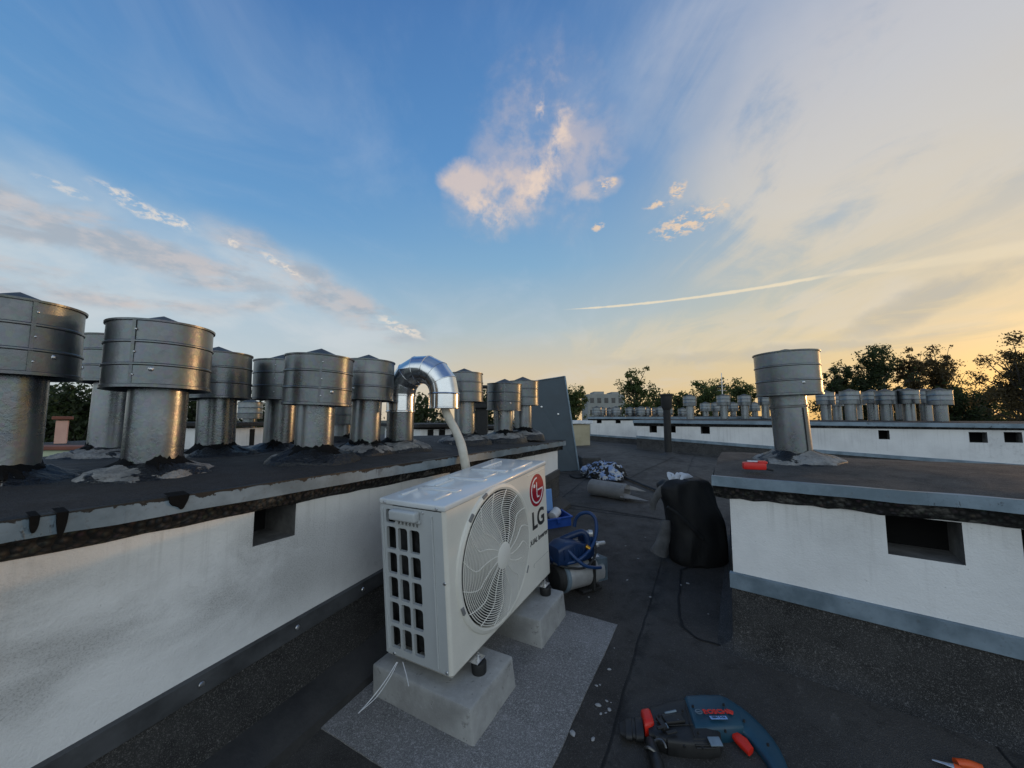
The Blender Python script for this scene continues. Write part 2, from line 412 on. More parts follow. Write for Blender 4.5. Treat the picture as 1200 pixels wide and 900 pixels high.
def text_mesh(mb, body, size, mtx, depth=.001, bold=0.0, shear=0, spacing=1.0):
    cu = bpy.data.curves.new('lettering', 'FONT'); cu.body = body; cu.size = size; cu.extrude = depth
    cu.align_x = 'CENTER'; cu.align_y = 'CENTER'; cu.offset = bold; cu.shear = shear; cu.space_character = spacing
    o = bpy.data.objects.new('lettering', cu); col.objects.link(o)
    bpy.context.view_layer.update()
    me = bpy.data.meshes.new_from_object(o.evaluated_get(bpy.context.evaluated_depsgraph_get()))
    me.transform(mtx); mb.bm.from_mesh(me)
    bpy.data.objects.remove(o); bpy.data.meshes.remove(me); bpy.data.curves.remove(cu)

# ------------------------------------------------------------------ setting: roof, far ground
mb = MB()
nx, ny = 100, 80
X0, X1, Y0, Y1 = -7.0, 13.0, -4.0, 15.0
gv = [[mb.bm.verts.new((X0+(X1-X0)*i/nx, Y0+(Y1-Y0)*j/ny, 0)) for i in range(nx+1)] for j in range(ny+1)]
for r in gv:
    for v in r: v.co.z = roof_z(v.co.x, v.co.y) + .004*mnoise.noise(v.co*1.7)
for j in range(ny):
    for i in range(nx): mb.bm.faces.new((gv[j][i], gv[j][i+1], gv[j+1][i+1], gv[j+1][i]))
edge = gv[0] + [r[-1] for r in gv[1:]] + list(reversed(gv[-1][:-1])) + [r[0] for r in reversed(gv[1:-1])]
low = [mb.bm.verts.new((v.co.x, v.co.y, -11.6)) for v in edge]
for i in range(len(edge)):
    j = (i+1) % len(edge); mb.bm.faces.new((edge[j], edge[i], low[i], low[j]))
tag(mb.build('roof', 'roof_felt', smooth=.6), kind='structure')

mb = MB(); S = 3000
mb.quad((-S,-S,-11), (S,-S,-11), (S,S,-11), (-S,S,-11))
tag(mb.build('ground', 'ground_far'), kind='structure')

def draped(pts, w, h, n=10):                # a thin strip lying on the roof along roof points
    p = catmull([V((q.x, q.y, 0)) for q in pts], n)
    mb = MB(); rs = []
    for i, q in enumerate(p):
        t = (p[min(i+1, len(p)-1)] - p[max(i-1, 0)]).normalized(); s = V((t.y, -t.x, 0))
        ww = w*(1+.6*mnoise.noise(q*9)); r = []
        for k, (a, b) in enumerate(((-1, 0), (-.5, 1), (.5, 1), (1, 0))):
            x = q + s*(a*ww); x = x + V((mnoise.noise(q*25)*.006, 0, 0)); r.append(V((x.x, x.y, roof_z(x.x, x.y)+.003+b*h)))
        rs.append(r)
    mb.rings(rs, False); return mb
seams = [[(798,668),(796,720),(812,745),(845,757)], [(846,755),(980,800),(1100,838),(1199,872)], [(800,668),(828,655)], [(640,588),(720,600),(790,612),(846,628)], [(735,562),(770,545),(790,536)]]
for i, sp in enumerate(seams):
    o = draped([roof(*q) for q in sp], .0050, .0006).build('roof_seam', 'seam_tar', smooth=.8); tag(o, kind='structure')

# ------------------------------------------------------------------ chimney blocks
def wall_hit(px, py, o, d):
    n = V((d.y, -d.x, 0)); r = ray(px, py); t = n.dot(o)/n.dot(r); p = r*t
    return (p-o).dot(d), p.z
def block(name, label, o, d, e, s0, s1, depth, zt, ztop, zwt, hwb, hfb, holes, plast, bar, rz=roof_z, deckm='deck_felt', edgem='edge_metal', group=None, thin=.040, hb=True, rough=True, over=.055):
    """o origin on the front plane, d along, e inwards; zt(s) deck edge top, zwt(s) top of white wall, hwb/hfb heights over the roof"""
    n = V((d.y, -d.x, 0))
    base = o + d*((s0+s1)/2)
    base.z = rz(base.x, base.y)
    rot = M((d, n*-1, V((0,0,1)))).transposed().to_4x4(); rot.translation = V((o.x, o.y, 0))
    t = thing(name, label, 'chimney block', rot, group)
    inv = rot.inverted()
    def P(s, off, z, inn=0): return inv @ (V((o.x, o.y, 0)) + d*s + n*off + e*inn + V((0,0,z)))
    def rzs(s, off=0, inn=0):
        q = o + d*s + n*off + e*inn; return rz(q.x, q.y)
    # --- wall with openings
    mb = MB()
    cuts = sorted({s0, s1} | {h[0] for h in holes} | {h[1] for h in holes} | {s0+(s1-s0)*k/24 for k in range(1, 24)})
    cuts = [c for i, c in enumerate(cuts) if i == 0 or c-cuts[i-1] > 1e-4]
    for a, b in zip(cuts, cuts[1:]):
        h = [q for q in holes if q[0] <= a+1e-6 and b <= q[1]+1e-6]
        def col_(s, q=None):
            zs = [rzs(s)+hwb, zwt(s)]
            if h: zs = [zs[0], h[0][2], h[0][3], zs[1]]
            return zs
        A, B = col_(a), col_(b)
        for k in range(0, len(A)-1, 2):
            mb.quad(P(a,0,A[k]), P(b,0,B[k]), P(b,0,B[k+1]), P(a,0,A[k+1]))
    for s_, sg in ((s0,-1), (s1,1)):
        mb.quad(P(s_,0,rzs(s_)+hwb), P(s_,0,zwt(s_)), P(s_,0,zwt(s_),depth), P(s_,0,rzs(s_,0,depth)+hwb,depth))
    mb.quad(P(s0,0,rzs(s0,0,depth)-.3,depth), P(s1,0,rzs(s1,0,depth)-.3,depth), P(s1,0,zwt(s1),depth), P(s0,0,zwt(s0),depth))
    mb.build('wall', plast, t)
    for (a, b, z0, z1) in holes:
        hm = MB(); D = .17
        hm.quad(P(a,0,z0), P(b,0,z0), P(b,-D,z0), P(a,-D,z0))
        hm.quad(P(a,0,z1), P(b,0,z1), P(b,-D,z1), P(a,-D,z1))
        hm.quad(P(b,0,z0), P(b,0,z1), P(b,-D,z1), P(b,-D,z0))
        hm.quad(P(a,0,z0), P(a,0,z1), P(a,-D,z1), P(a,-D,z0))
        fr = hm.build('vent_opening', 'hole_plaster_shaded', t)
        dm = MB(); dm.quad(P(a,-D+.001,z0), P(b,-D+.001,z0), P(b,-D+.001,z1), P(a,-D+.001,z1)); dm.build('shaft', 'hole_shade', fr)  # flat black sheet closes the opening as painted shade
    # --- deck slab (crowned felt) + edge strip + rubble underside
    mb = MB(); ns = 60 if rough else 12; nd = 16 if rough else 4; rows = []
    for j in range(nd+1):
        f = j/nd; row = []
        for i in range(ns+1):
            s = s0-over+(s1-s0+2*over)*i/ns
            inn = -over + (depth+2*over)*f
            z = zt(min(max(s, s0), s1)) + .030*min(1, 3*min(f, 1-f)) - .004*(j == 0)
            p = P(s, 0, z, inn)
            if rough and 0 < j < nd: p.z += .012*mnoise.noise(V((p.x*2.5, p.y*2.5, 1))) + .004*mnoise.noise(p*9)
            row.append(p)
        rows.append(row)
    R = mb.rings(rows, False)
    mb.build('deck', deckm, t, smooth=.7)
    em = MB()
    def strip(fn, seglist):
        rs = []
        for s_ in seglist: rs.append(fn(s_))
        em.rings(rs, False)
    S_ = [s0-over+(s1-s0+2*over)*i/80 for i in range(81)]
    cl = lambda s: min(max(s, s0), s1)
    wob = (lambda s: .004*mnoise.noise(V((s*7,1,2))) if rough else 0)
    strip(lambda s: [P(s,over-.012,zt(cl(s))+.004+wob(s)*.6), P(s,over+.004,zt(cl(s))+.003), P(s,over+.006,zt(cl(s))-thin+wob(s)), P(s,over-.006,zt(cl(s))-thin-.001+wob(s))], S_)
    for s_, sg in ((s0-over,-1), (s1+over,1)):
        for k in range(10):
            a, b = -over+(depth+2*over)*k/10, -over+(depth+2*over)*(k+1)/10
            z = zt(cl(s_))
            em.quad(P(s_+sg*.004,0,z+.004,a), P(s_+sg*.004,0,z+.004,b), P(s_+sg*.006,0,z-thin,b), P(s_+sg*.006,0,z-thin,a))
    em.build('edge_flashing', edgem, t, smooth=.6)
    um = MB(); rs = []
    for s in S_:
        z = zt(cl(s)); w = zwt(cl(s)); r = .006 if rough else 0
        j1, j2 = r*mnoise.noise(V((s*30,3,0))), r*mnoise.noise(V((s*40,9,0)))
        rs.append([P(s,over-.006,z-thin+.012), P(s,over-.016,z-thin-.004+j1), P(s,.03+j1,z-thin-.010+j2), P(s,.022+j2,w+.012+j1*2), P(s,.0+.003,w-.004+j2*2), P(s,-.02,w)])
    um.rings(rs, False)
    for s_ in (s0-over+.012, s1+over-.012):
        z = zt(cl(s_)); w = zwt(cl(s_)); i2 = depth+over-.02
        um.quad(P(s_,0,z,-over+.02), P(s_,0,z,i2), P(s_,0,w,i2), P(s_,0,w,-over+.02))
    um.build('rubble_edge', 'rubble', t, smooth=.9)
    if hb:
        fm = MB(); S2 = [s0-.012+(s1-s0+.024)*i/40 for i in range(41)]
        fm.rings([[P(s,-.002,rzs(s)+hwb+.004), P(s,.014,rzs(s)+hwb), P(s,.016,rzs(s)+hfb), P(s,-.002,rzs(s)+hfb-.003)] for s in S2], False)
        for s_, sg in ((s0,-1), (s1,1)):
            fm.quad(P(s_+sg*.015,.014,rzs(s_)+hwb), P(s_+sg*.015,0,rzs(s_,0,depth)+hwb,depth), P(s_+sg*.016,0,rzs(s_,0,depth)+hfb,depth), P(s_+sg*.016,.016,rzs(s_)+hfb))
        bf = fm.build('base_flashing', bar, t, smooth=.6)
    km = MB(); S2 = [s0-.008+(s1-s0+.016)*i/40 for i in range(41)]
    km.rings([[P(s,.006,rzs(s)+hfb+.02), P(s,.010,rzs(s)+.055), P(s,.020,rzs(s)+.026), P(s,.042,rzs(s,.05)+.008), P(s,.075,rzs(s,.08)-.004)] for s in S2], False)
    for s_, sg in ((s0,-1), (s1,1)):
        km.rings([[P(s_+sg*w,w*.5,rzs(s_)+z), P(s_+sg*w,0,rzs(s_,0,depth)+z,depth)] for w, z in ((.006,hfb+.02), (.010,.055), (.020,.026), (.042,.008), (.075,-.006))], False)
    for s_, sg in ((s0,-1), (s1,1)):
        fr_ = [P(s_+sg*.008,.006,rzs(s_)+hfb+.02), P(s_+sg*.008,.010,rzs(s_)+.055), P(s_+sg*.008,.020,rzs(s_)+.026), P(s_+sg*.008,.042,rzs(s_,.05)+.008), P(s_+sg*.008,.075,rzs(s_,.08)-.004)]
        md_ = [P(s_+sg*w,w,rzs(s_,w)+z) for w, z in ((.007,hfb+.02), (.010,.055), (.018,.026), (.034,.008), (.056,-.006))]
        en_ = [P(s_+sg*w,w*.5,rzs(s_)+z) for w, z in ((.006,hfb+.02), (.010,.055), (.020,.026), (.042,.008), (.075,-.006))]
        km.rings([fr_, md_, en_], False)
    km.build('base_upstand', 'upstand_felt', t, smooth=.8)
    return t, P, rzs

# left block
oL = V((-1.428, 0, 0)); dL = V((.519, 1, 0)).normalized(); nL = V((dL.y, -dL.x, 0)); eL = nL*-1
ztL = lambda s: -.196
hL = []
for (a, b, c, d_) in ((299,345,590,640), (527,551,545,557)):
    s_a, z1 = wall_hit(a, (c+c-8)/2 if a == 299 else c, oL, dL); s_b, z0 = wall_hit(b, d_-8 if a == 299 else d_, oL, dL)
    if a == 299: z1 = -.282; z0 = wall_hit(299, 640, oL, dL)[1]
    else: z1 = -.281; z0 = -.345
    hL.append((s_a, s_b, z0, z1))
sLend = wall_hit(653.5, 540, oL, dL)[0]
blkL, PL, rzL = block('chimney_block', 'long white rendered chimney block with dirty wall beside the outdoor unit', oL, dL, eL, -1.9, sLend, 1.75,
      ztL, None, lambda s: -.279, .317, .266, hL, 'plaster_dirty', 'dark_bar', edgem='edge_metal_tarred')
# screws in the dark bar, tar lumps over the metal edge
for k in range(9):
    s = .45+k*.27
    p = PL(s, .017, rzL(s)+.292+.003*math.sin(k*5)); mb = MB(); mb.lathe([(.0,.004),(.006,.003),(.008,0)], 10, p, (0,-1,0)); mb.build('screw', 'bolt', blkL)
cm = MB(); rs = []
for i in range(61):
    s_ = -1.0 + (sLend+1.0)*i/60; z_ = lambda o_: rzL(s_, o_); w_ = .004*mnoise.noise(V((s_*4, 1, 5)))
    rs.append([PL(s_, .004, z_(0)+.085), PL(s_, .030+w_, z_(.03)+.078), PL(s_, .085+w_, z_(.085)+.052), PL(s_, .115+w_, z_(.115)+.030), PL(s_, .122+w_, z_(.122)-.004)])
cm.rings(rs, False); cm.build('cant_strip', 'cant_felt', blkL, smooth=.7)
for k, (px, wpx, hgt) in enumerate(((41,6,.036), (73,7,.036), (208,12,.027))):
    sA, sB = (wall_hit(px+d_*wpx, 600, oL+nL*.06, dL)[0] for d_ in (-1, 1)); tm = MB(); r3 = []
    for q in range(4):
        row = []
        for i in range(17):
            f = i/16*2-1; ss_ = sA+(sB-sA)*i/16
            d_ = hgt*(max(0, 1-f*f))**(.22 if hgt > .04 else .5)*(1+(.9 if hgt < .04 else .15)*mnoise.noise(V((ss_*85, k*3.3, 0))))
            row.append(PL(ss_, (.030,.0635,.0650,.0600)[q], (-.186,-.1915,-.1925-d_*.9,-.1935-d_*.9)[q]))
        r3.append(row)
    tm.rings(r3, False); tm.build('tar_drip', 'tar', blkL, smooth=1.2)

# right block
oR = V((.901, 1.643, 0)); dR = V((math.cos(-.638), math.sin(-.638), 0)); eR = V((.50, .866, 0))
hR = []
for (a, b, c, d_) in ((1037,1126,603,660), (1196,1290,617,674)):
    s_a, z1 = wall_hit(a, c, oR, dR); s_b, _ = wall_hit(b, c, oR, dR); _, z0 = wall_hit(b, d_, oR, dR)
    hR.append((s_a, s_b, z0-.005 if a < 1190 else hR[0][2], z1 if a < 1190 else hR[0][3]))
blkR, PR, rzR = block('chimney_block', 'white rendered chimney block with one vent and a red tool on its deck', oR, dR, eR, 0.0, 3.6, 1.25,
      lambda s: -.236, None, lambda s: -.322, .288, .232, hR, 'plaster', 'base_metal', thin=.036, deckm='deck_felt_worn')
def roof_zC(x, y): return roof_z(x, y)
# far block behind
pC0 = at(746.6, 505, 7.48); dC = V((.823, -.568, 0)).normalized(); oC = V((pC0.x, pC0.y, 0)); eC = V((.568, .823, 0))
def zC_line(tab):
    def f(s):
        q = oC + dC*s; px = 600 + F*q.x/q.y
        t = max(0, min(1, (px-746)/(1200-746))); py = tab[0]+(tab[1]-tab[0])*t
        return at(px, py, q.y).z
    return f
hC = []
for (a, b, c, d_) in ((761,770,499,507), (785,792,499,507), (821,832,500,508.5), (1029,1043,504,515), (1135,1158,506,519), (1176,1199,506,519)):
    s_a, z1 = wall_hit(a, c, oC, dC); s_b, z0 = wall_hit(b, d_, oC, dC); hC.append((s_a, s_b, z0, z1-.002))
block('chimney_block', 'far white chimney block with a crowd of vents beyond the right block', oC, dC, eC, 0.0, 7.5, 2.2,
      zC_line((492.5, 497.0)), None, zC_line((499, 504.0)), .26, .215, hC, 'plaster', 'base_metal', rough=False, thin=.05)
# farthest block
pE = at(746, 505, 9.6); pD0 = at(692, 505, 9.9); oD = V((pD0.x, pD0.y, 0)); dD = V((pE.x-pD0.x, pE.y-pD0.y, 0)).normalized(); eD = V((-dD.y, dD.x, 0))
block('chimney_block', 'farthest white chimney block with a row of tiny vents behind the leaning panel', oD, dD, eD, 0.0, 4.6, 2.0,
      lambda s: at(700, 489, 9.9).z, None, lambda s: at(700, 492.5, 9.9).z, .17, .13,
      [(.16,.28,at(700,496,9.9).z,at(700,492.6,9.9).z), (.62,.74,at(700,496,9.9).z,at(700,492.6,9.9).z)], 'plaster', 'base_metal', rough=False, thin=.04)
# blocks behind the left deck
def small_block(name, label, px0, px1, pyt, pyb, Y, holes=(), m='plaster', depth=1.2, skew=.25, deckm='deck_felt', over=.08, stripe=.05):
    a, b = at(px0, pyt, Y), at(px1, pyt, Y+skew); zb = min(at(px0, pyb, Y).z, roof_z(a.x, Y))-.02
    d = V((b.x-a.x, b.y-a.y, 0)); Ln = d.length; d.normalize(); e = V((-d.y, d.x, 0))
    mt = M((d, e, V((0,0,1)))).transposed().to_4x4(); mt.translation = V((a.x, a.y, zb))
    t = thing(name, label, 'chimney block', mt); H = a.z-zb
    mb = MB(); mb.box((Ln/2, depth/2, H/2-.03), (Ln, depth, H-.06)); mb.build('wall', m, t)
    mb = MB(); mb.box((Ln/2, depth/2, H-.012), (Ln+2*over, depth+2*over, stripe), None, .01); mb.build('deck', deckm, t)
    for (h0, h1, z0, z1) in holes:
        mb = MB(); mb.box(((h0+h1)/2*Ln, .0, H*(z0+z1)/2), ((h1-h0)*Ln, .012, H*(z1-z0))); mb.build('vent_opening', 'hole_shade', t)  # thin black box paints the shade of an opening on the wall
    return t
small_block('chimney_block', 'small white block seen between the vents on the left', 276, 312, 496, 545, 4.6, [(.45,.60,.62,.90)], depth=1.0, skew=.6)
small_block('chimney_block', 'low white block with two square openings behind the elbow duct', 493, 556, 498, 540, 5.2, [(.12,.22,.66,.9), (.32,.43,.66,.9)], depth=1.4, skew=.5)
small_block('chimney_block', 'small white block at the foot of the dark flue', 560, 640, 500, 535, 6.2, (), depth=1.0, skew=.4)
small_block('parapet_box', 'beige low box with pale top right of the leaning panel', 668, 691, 494, 516, 8.0, (), 'beige_render', .9, .1, 'cloth_white', .05, .07)
pc = roof(683, 552); mt = M.Translation(pc)
mb = MB(); mb.box((.11,.20,.07), (.24,.42,.19), None, .015)
tag(mb.build('felt_curb', 'upstand_felt', None, loc=pc), 'low felt covered curb at the foot of the leaning panel', 'curb')
mb = MB(); mb.box((0,0,.02), (.05,.05,.08), None, .01); mb.box((0,0,.07), (.08,.04,.02), None, .006)

# neighbouring roof on the far left
zt_ = at(88, 527, 5.0).z
a, b = at(20, 527, 5.0), at(118, 527, 5.0)
t = thing('neighbour_roof', 'lower neighbouring roof with pale parapet seen between the left vents', 'building', V((a.x-2, 5.0, -11)))
mb = MB(); mb.box((2.5,.1,(zt_+11)/2), (6.0,.2,zt_+11)); mb.build('parapet', 'pale_green', t)
mb = MB(); mb.box((2.5,.1,zt_+11+.02), (6.05,.28,.05), None, .01); mb.build('coping', 'brown_coping', t)
mb = MB(); mb.box((2.5,3.2,zt_+11-.10), (6.0,6.0,.1)); mb.build('roof_surface', 'deck_felt', t)
small_block('chimney_stack', 'small pink rendered chimney stack with dark cap on the neighbouring roof', 66, 80, 489, 512, 7.0, (), 'pink_render', .25, .1, 'brown_coping', .05, .06)

# ------------------------------------------------------------------ roof vents
D_, CAPR, CAPH = .155, .1375, .214
def vent_parts(t, h=.27, tilt=0.0, seam=None, mound=True, sd=0, far=False, cone=.042):
    seg = 20 if far else 56
    mb = MB(); mb.lathe([(D_/2, -.03), (D_/2, h*.5), (D_/2, h+.09)], seg); mb.build('pipe', 'vent_grey', t, smooth=.6)
    ct = M.Rotation(tilt, 4, 'Y')
    z0, z1 = h-.012, h-.012+CAPH
    r = CAPR; prof = [(r-.012, z0+.012), (r-.004, z0), (r+.004, z0-.001), (r+.004, z0+.008), (r, z0+.010)]
    for k in (1, 2):
        z = z0+(z1-z0)*k/3
        if not far: prof += [(r, z-.006), (r+.0035, z-.003), (r+.0035, z+.001), (r, z+.004)]
        else: prof += [(r, z-.008), (r+.004, z-.003), (r, z+.005)]
    prof += [(r, z1-.008), (r+.005, z1-.007), (r+.0055, z1-.001), (r+.001, z1), (r-.006, z1-.006)]
    cm = MB(); cm.lathe(prof, seg)
    inner = [(r-.006, z1-.006), (r-.006, z0+.012), (D_/2+.004, z0+.03)]
    cm.lathe(inner, seg)
    if not far:
        for v in cm.bm.verts:
            k = 1 + .018*mnoise.noise(V((v.co.x*6+sd*2.1, v.co.y*6, v.co.z*5+sd))) + .010*mnoise.noise(V((v.co.x*15, v.co.y*15+sd, v.co.z*11)))
            v.co.x *= k; v.co.y *= k
    for v in cm.bm.verts: v.co = ct @ v.co
    c = cm.build('cap', 'vent_cap_grey', t, smooth=.5)
    cn = MB(); cn.lathe([(r-.008, z1-.012), (.02, z1+cone*.81), (.0005, z1+cone)], seg if far else 40)
    for v in cn.bm.verts: v.co = ct @ v.co
    cn.build('cap_cone', 'cone_grey', t, smooth=.4)
    if not far and seam is not None:
        sm = MB(); rs = []
        for k in range(4):
            a = seam + (k-1.5)*.022
            rs.append([ct @ V(((r+.002)*math.cos(a), (r+.002)*math.sin(a), z)) for z in (z0+.006, z1-.006)])
        sm.rings(rs, False); sm.build('seam_strip', 'vent_cap_grey', c)
        for zz in (.17, .5, .83):
            p = ct @ V(((r+.0025)*math.cos(seam+.04), (r+.0025)*math.sin(seam+.04), z0+(z1-z0)*zz))
            rv = MB(); rv.lathe([(0,.002),(.0028,.001),(.0032,0)], 8, p, ct @ V((math.cos(seam), math.sin(seam), 0))); rv.build('rivet', 'bolt', c)
    if not far:
        a = (seam or 4.2) + .35
        p = ct @ V(((r+.001)*math.cos(a), (r+.001)*math.sin(a), z0+.055))
        rv = MB(); rv.lathe([(0,.004),(.004,.003),(.006,.001),(.0075,0)], 10, p, (math.cos(a), math.sin(a), 0)); rv.build('bolt', 'bolt', c)
    if mound: add_mound(t, sd, far)
    return t
def add_mound(t, sd, far=False, rad=.19, hh=.034, tarry=True, m='mortar'):
        mm = MB(); mm.lathe([(D_/2-.004, hh+.012), (D_/2+.012, hh+.006), (D_/2+.05, hh*.72), (D_/2+.08, hh*.50), (rad*.86, hh*.28), (rad*.94, hh*.1), (rad, -.012), (rad+.01, -.05)], 16 if far else 64)
        if not far:
            for v in mm.bm.verts:
                q = v.co.copy(); rr = math.hypot(q.x, q.y)
                if rr > D_/2+.005:
                    k = 1 + .20*mnoise.noise(V((q.x*7+sd*3, q.y*7, sd)))
                    v.co.x *= k; v.co.y *= k; v.co.z += .014*mnoise.noise(q*18+V((sd,0,0)))+.006*mnoise.noise(q*55+V((sd,0,0)))
        mm.build('mortar_mound', 'mortar_tarred' if sd in (1, 4, 5, 6, 7) else m, t, smooth=1.0)
        if far or not tarry: return
        tm = MB()
        for k in range(5):
            rnd = random.Random(sd*17+k); a = rnd.uniform(0, 2*PI); w = rnd.uniform(.4, 1.0); rs = []
            for i in range(13):
                u = a + w*(i/12-.5)*2; r0 = D_/2+.001; r1 = r0+.018+.05*rnd.random()*math.sin(PI*i/12)
                rs.append([V((r0*math.cos(u), r0*math.sin(u), hh+.016+.02*rnd.random()*math.sin(PI*i/12))), V(((r0+.004)*math.cos(u), (r0+.004)*math.sin(u), hh+.016)),
                           V(((r0+r1)/2*math.cos(u), (r0+r1)/2*math.sin(u), hh*.9+.006)), V((r1*math.cos(u), r1*math.sin(u), hh*.72-.004))])
            tm.rings(rs, False)
        tm.build('tar_patch', 'tar', t, smooth=1.2)

GL = 'grey metal vents on the left chimney block'
def put_vent(px, Y, ytop, label, seam=None, sd=0, base=-.172, tilt=0.0, hole=None):
    p = at(px, 500, Y); ztop = at(px, ytop, Y).z
    h = ztop - base - CAPH + .012
    t = thing('roof_vent', label, 'roof vent', M.Translation((p.x, p.y, base)) @ M.Rotation(random.uniform(-.02,.02), 4, 'X') @ M.Rotation(random.uniform(-.02,.02), 4, 'Y'), GL)
    return vent_parts(t, h, tilt+random.uniform(-.02,.02), seam, True, sd)
f2 = lambda px: math.atan2(-1, -(px-600)/F)    # azimuth from the vent towards the camera
put_vent(5, 1.13, 358, 'largest grey vent at the left edge of the roof, cut off by the frame', f2(14)+.22, 1, -.186)
put_vent(131, 1.83, 397, 'dull vent half hidden between the two nearest left vents', None, 2)
put_vent(182, 1.30, 384, 'big grey vent second in the front row on a pale mortar mound', f2(182)-.50, 3, -.183)
put_vent(254, 1.86, 416, 'grey vent behind the big second vent, left of the elbow duct', None, 4)
put_vent(328, 2.15, 424, 'dark vent almost hidden behind the vent with a middle seam', f2(328)-.3, 5)
put_vent(369, 1.72, 419, 'grey vent with riveted middle seam on a black tar patch', f2(369)+.02, 6)
put_vent(400, 3.0, 464, 'small distant vent peeking between two vents left of the elbow duct', None, 7)
put_vent(428, 2.12, 424, 'grey vent standing directly left of the shiny elbow duct', None, 8)
put_vent(545, 2.90, 438, 'grey vent standing just behind the shiny elbow duct outlet', None, 9, -.15)
put_vent(590, 3.15, 450, 'grey vent with wide tilted cap next to the leaning panel', f2(590), 10, -.145, .03)
put_vent(613, 3.45, 447, 'narrow grey vent tucked against the leaning panel', None, 11, -.13)
# vent on the right block
pv = at(931, 535, 1.95)
t = thing('roof_vent', 'single grey vent with tilted cap on the right block', 'roof vent', M.Translation((pv.x, pv.y, -.205)) @ M.Rotation(-.055, 4, 'Y'))
vent_parts(t, .335, .03, None, False, 20, cone=.022)
add_mound(t, 20, rad=.20, hh=.045, tarry=False)
mb = MB(); mb.lathe([(D_/2+.001, .262), (D_/2+.004, .264), (D_/2+.004, .272), (D_/2+.001, .274)], 40); mb.build('pipe_joint', 'seam_metal', t, smooth=.6)
mb = MB(); mb.box((.02,-.0785,.12), (.012,.004,.28), M.Rotation(.25,3,'Z')); mb.build('pipe_seam', 'seam_metal', t)

# far vents: one prototype, copies share meshes
proto = thing('roof_vent', 'x', 'roof vent', V((0,0,0)))
vent_parts(proto, .28, 0, None, False, 0, True)
first = [True]
def far_vent(px, pyt, pyb, Y, label, group, zb=None):
    o = proto if first[0] else copy_tree(proto)
    first[0] = False
    pt, pb = at(px, pyt, Y), at(px, pyb, Y)
    k = 1.0
    o.matrix_world = M.Translation((pt.x, pt.y, pt.z-.495)) @ M.Rotation(random.uniform(0, 6), 4, 'Z')
    o['label'] = label; o['group'] = group
GC, GD = 'vents crowded on the far white block', 'tiny vents on the farthest white block'
ords = ['first', 'second', 'third', 'fourth', 'fifth', 'sixth', 'seventh', 'eighth', 'ninth', 'tenth', 'eleventh', 'twelfth']
for i, (px, pt, Y) in enumerate([(808,463.5,8.4), (847.5,463,8.6), (872,463,8.7), (896,462.5,8.7), (966.5,459,6.9), (995,457.5,6.4), (1037,457.5,6.3), (1063,456.5,6.2), (1100,456.5,5.7)]):
    far_vent(px, pt, 492, Y, ('grey vent on the far white block, %s of its front row from the left' % ords[i]), GC)
for i, (px, pt, Y) in enumerate([(826.5,472,10.5), (838,472,10.8), (859,472,10.9), (884,472,10.8), (908,470,10.0), (1021,458,7.0), (1054,457.5,7.0), (1083,457,6.6), (980,463,8.0), (1004,462,8.2)]):
    far_vent(px, pt, 492, Y, ('smaller grey vent in the far block rear row, %s from the left' % ords[i]), GC)
for i, px in enumerate([699, 705, 714, 722, 738, 744, 751, 758, 766, 774, 783, 800]):
    far_vent(px, 477 + (i % 3)*.7, 490, 11.0+.3*(i % 3), 'tiny vent on the farthest white block, %s from the left' % ords[i], GD)
far_vent(294, 470, 497, 5.1, 'vent on the small white block between the left vents', 'vents behind the left block')

# ------------------------------------------------------------------ elbow duct and foam pipe
pd = at(468.5, 520, 2.30)
p2 = at(520.5, 470, 2.20)
dv = V((p2.x-pd.x, p2.y-pd.y, 0)); span = dv.length; dv.normalize()
zc = at(468.5, 462, 2.30).z
base = -.165
t = thing('elbow_duct', 'shiny galvanised duct bent over in a U on the left block', 'duct', frame(V((pd.x, pd.y, base)), dv, (0,0,1)))
R_ = span/2; zarc = at(495, 458, 2.25).z - base
mb = MB(); mb.lathe([(D_/2, -.03), (D_/2, zarc-.115)], 48); mb.build('lower_pipe', 'vent_grey', t, smooth=.6)
mb = MB(); r = D_/2+.004
mb.lathe([(r, zarc-.125), (r+.003, zarc-.122), (r+.003, zarc-.116), (r, zarc-.113), (r-.001, zarc-.03), (r+.004, zarc-.028), (r+.004, zarc-.022), (r, zarc-.02)], 48)
mb.build('collar', 'galvanised', t, smooth=.5)
nseg = 7; rr = D_/2+.005
prev = None
for k in range(nseg):                        # lobster-back bend: flat segments with raised joints
    a0, a1 = PI-PI*k/nseg, PI-PI*(k+1)/nseg
    def cen(a): return V((R_+R_*math.cos(a), 0, zarc-.02+R_*math.sin(a)))
    def ring(a, rad):
        c_ = cen(a); x = V((math.cos(a), 0, math.sin(a))); y = V((0,1,0))
        return [c_ + x*(rad*math.cos(2*PI*i/48)) + y*(rad*math.sin(2*PI*i/48)) for i in range(48)]
    e = .008
    mb = MB(); rs = [ring(a0, rr+.0025), ring(a0-e*2, rr+.0025), ring(a0-e*2.6, rr)]
    q0, q1 = ring(a0-e*2.6, rr), ring(a1+e, rr)
    rs += [[u.lerp(v, f) for u, v in zip(q0, q1)] for f in (.33, .66)] + [q1, ring(a1, rr+.002)]
    mb.rings(rs); mb.build('bend_segment', 'galvanised', t, smooth=.45)
ro = D_/2+.009; zo = zarc-.02
zbot = at(520.5, 478.5, 2.20).z - base
mb = MB(); mb.lathe([(ro, zo+.004), (ro+.003, zo), (ro, zo-.005), (ro, zbot+.006), (ro+.003, zbot+.004), (ro+.003, zbot), (ro-.003, zbot), (ro-.004, zo)], 48, (2*R_, 0, 0))
mb.build('outlet', 'galvanised', t, smooth=.5)
add_mound(t, 40)
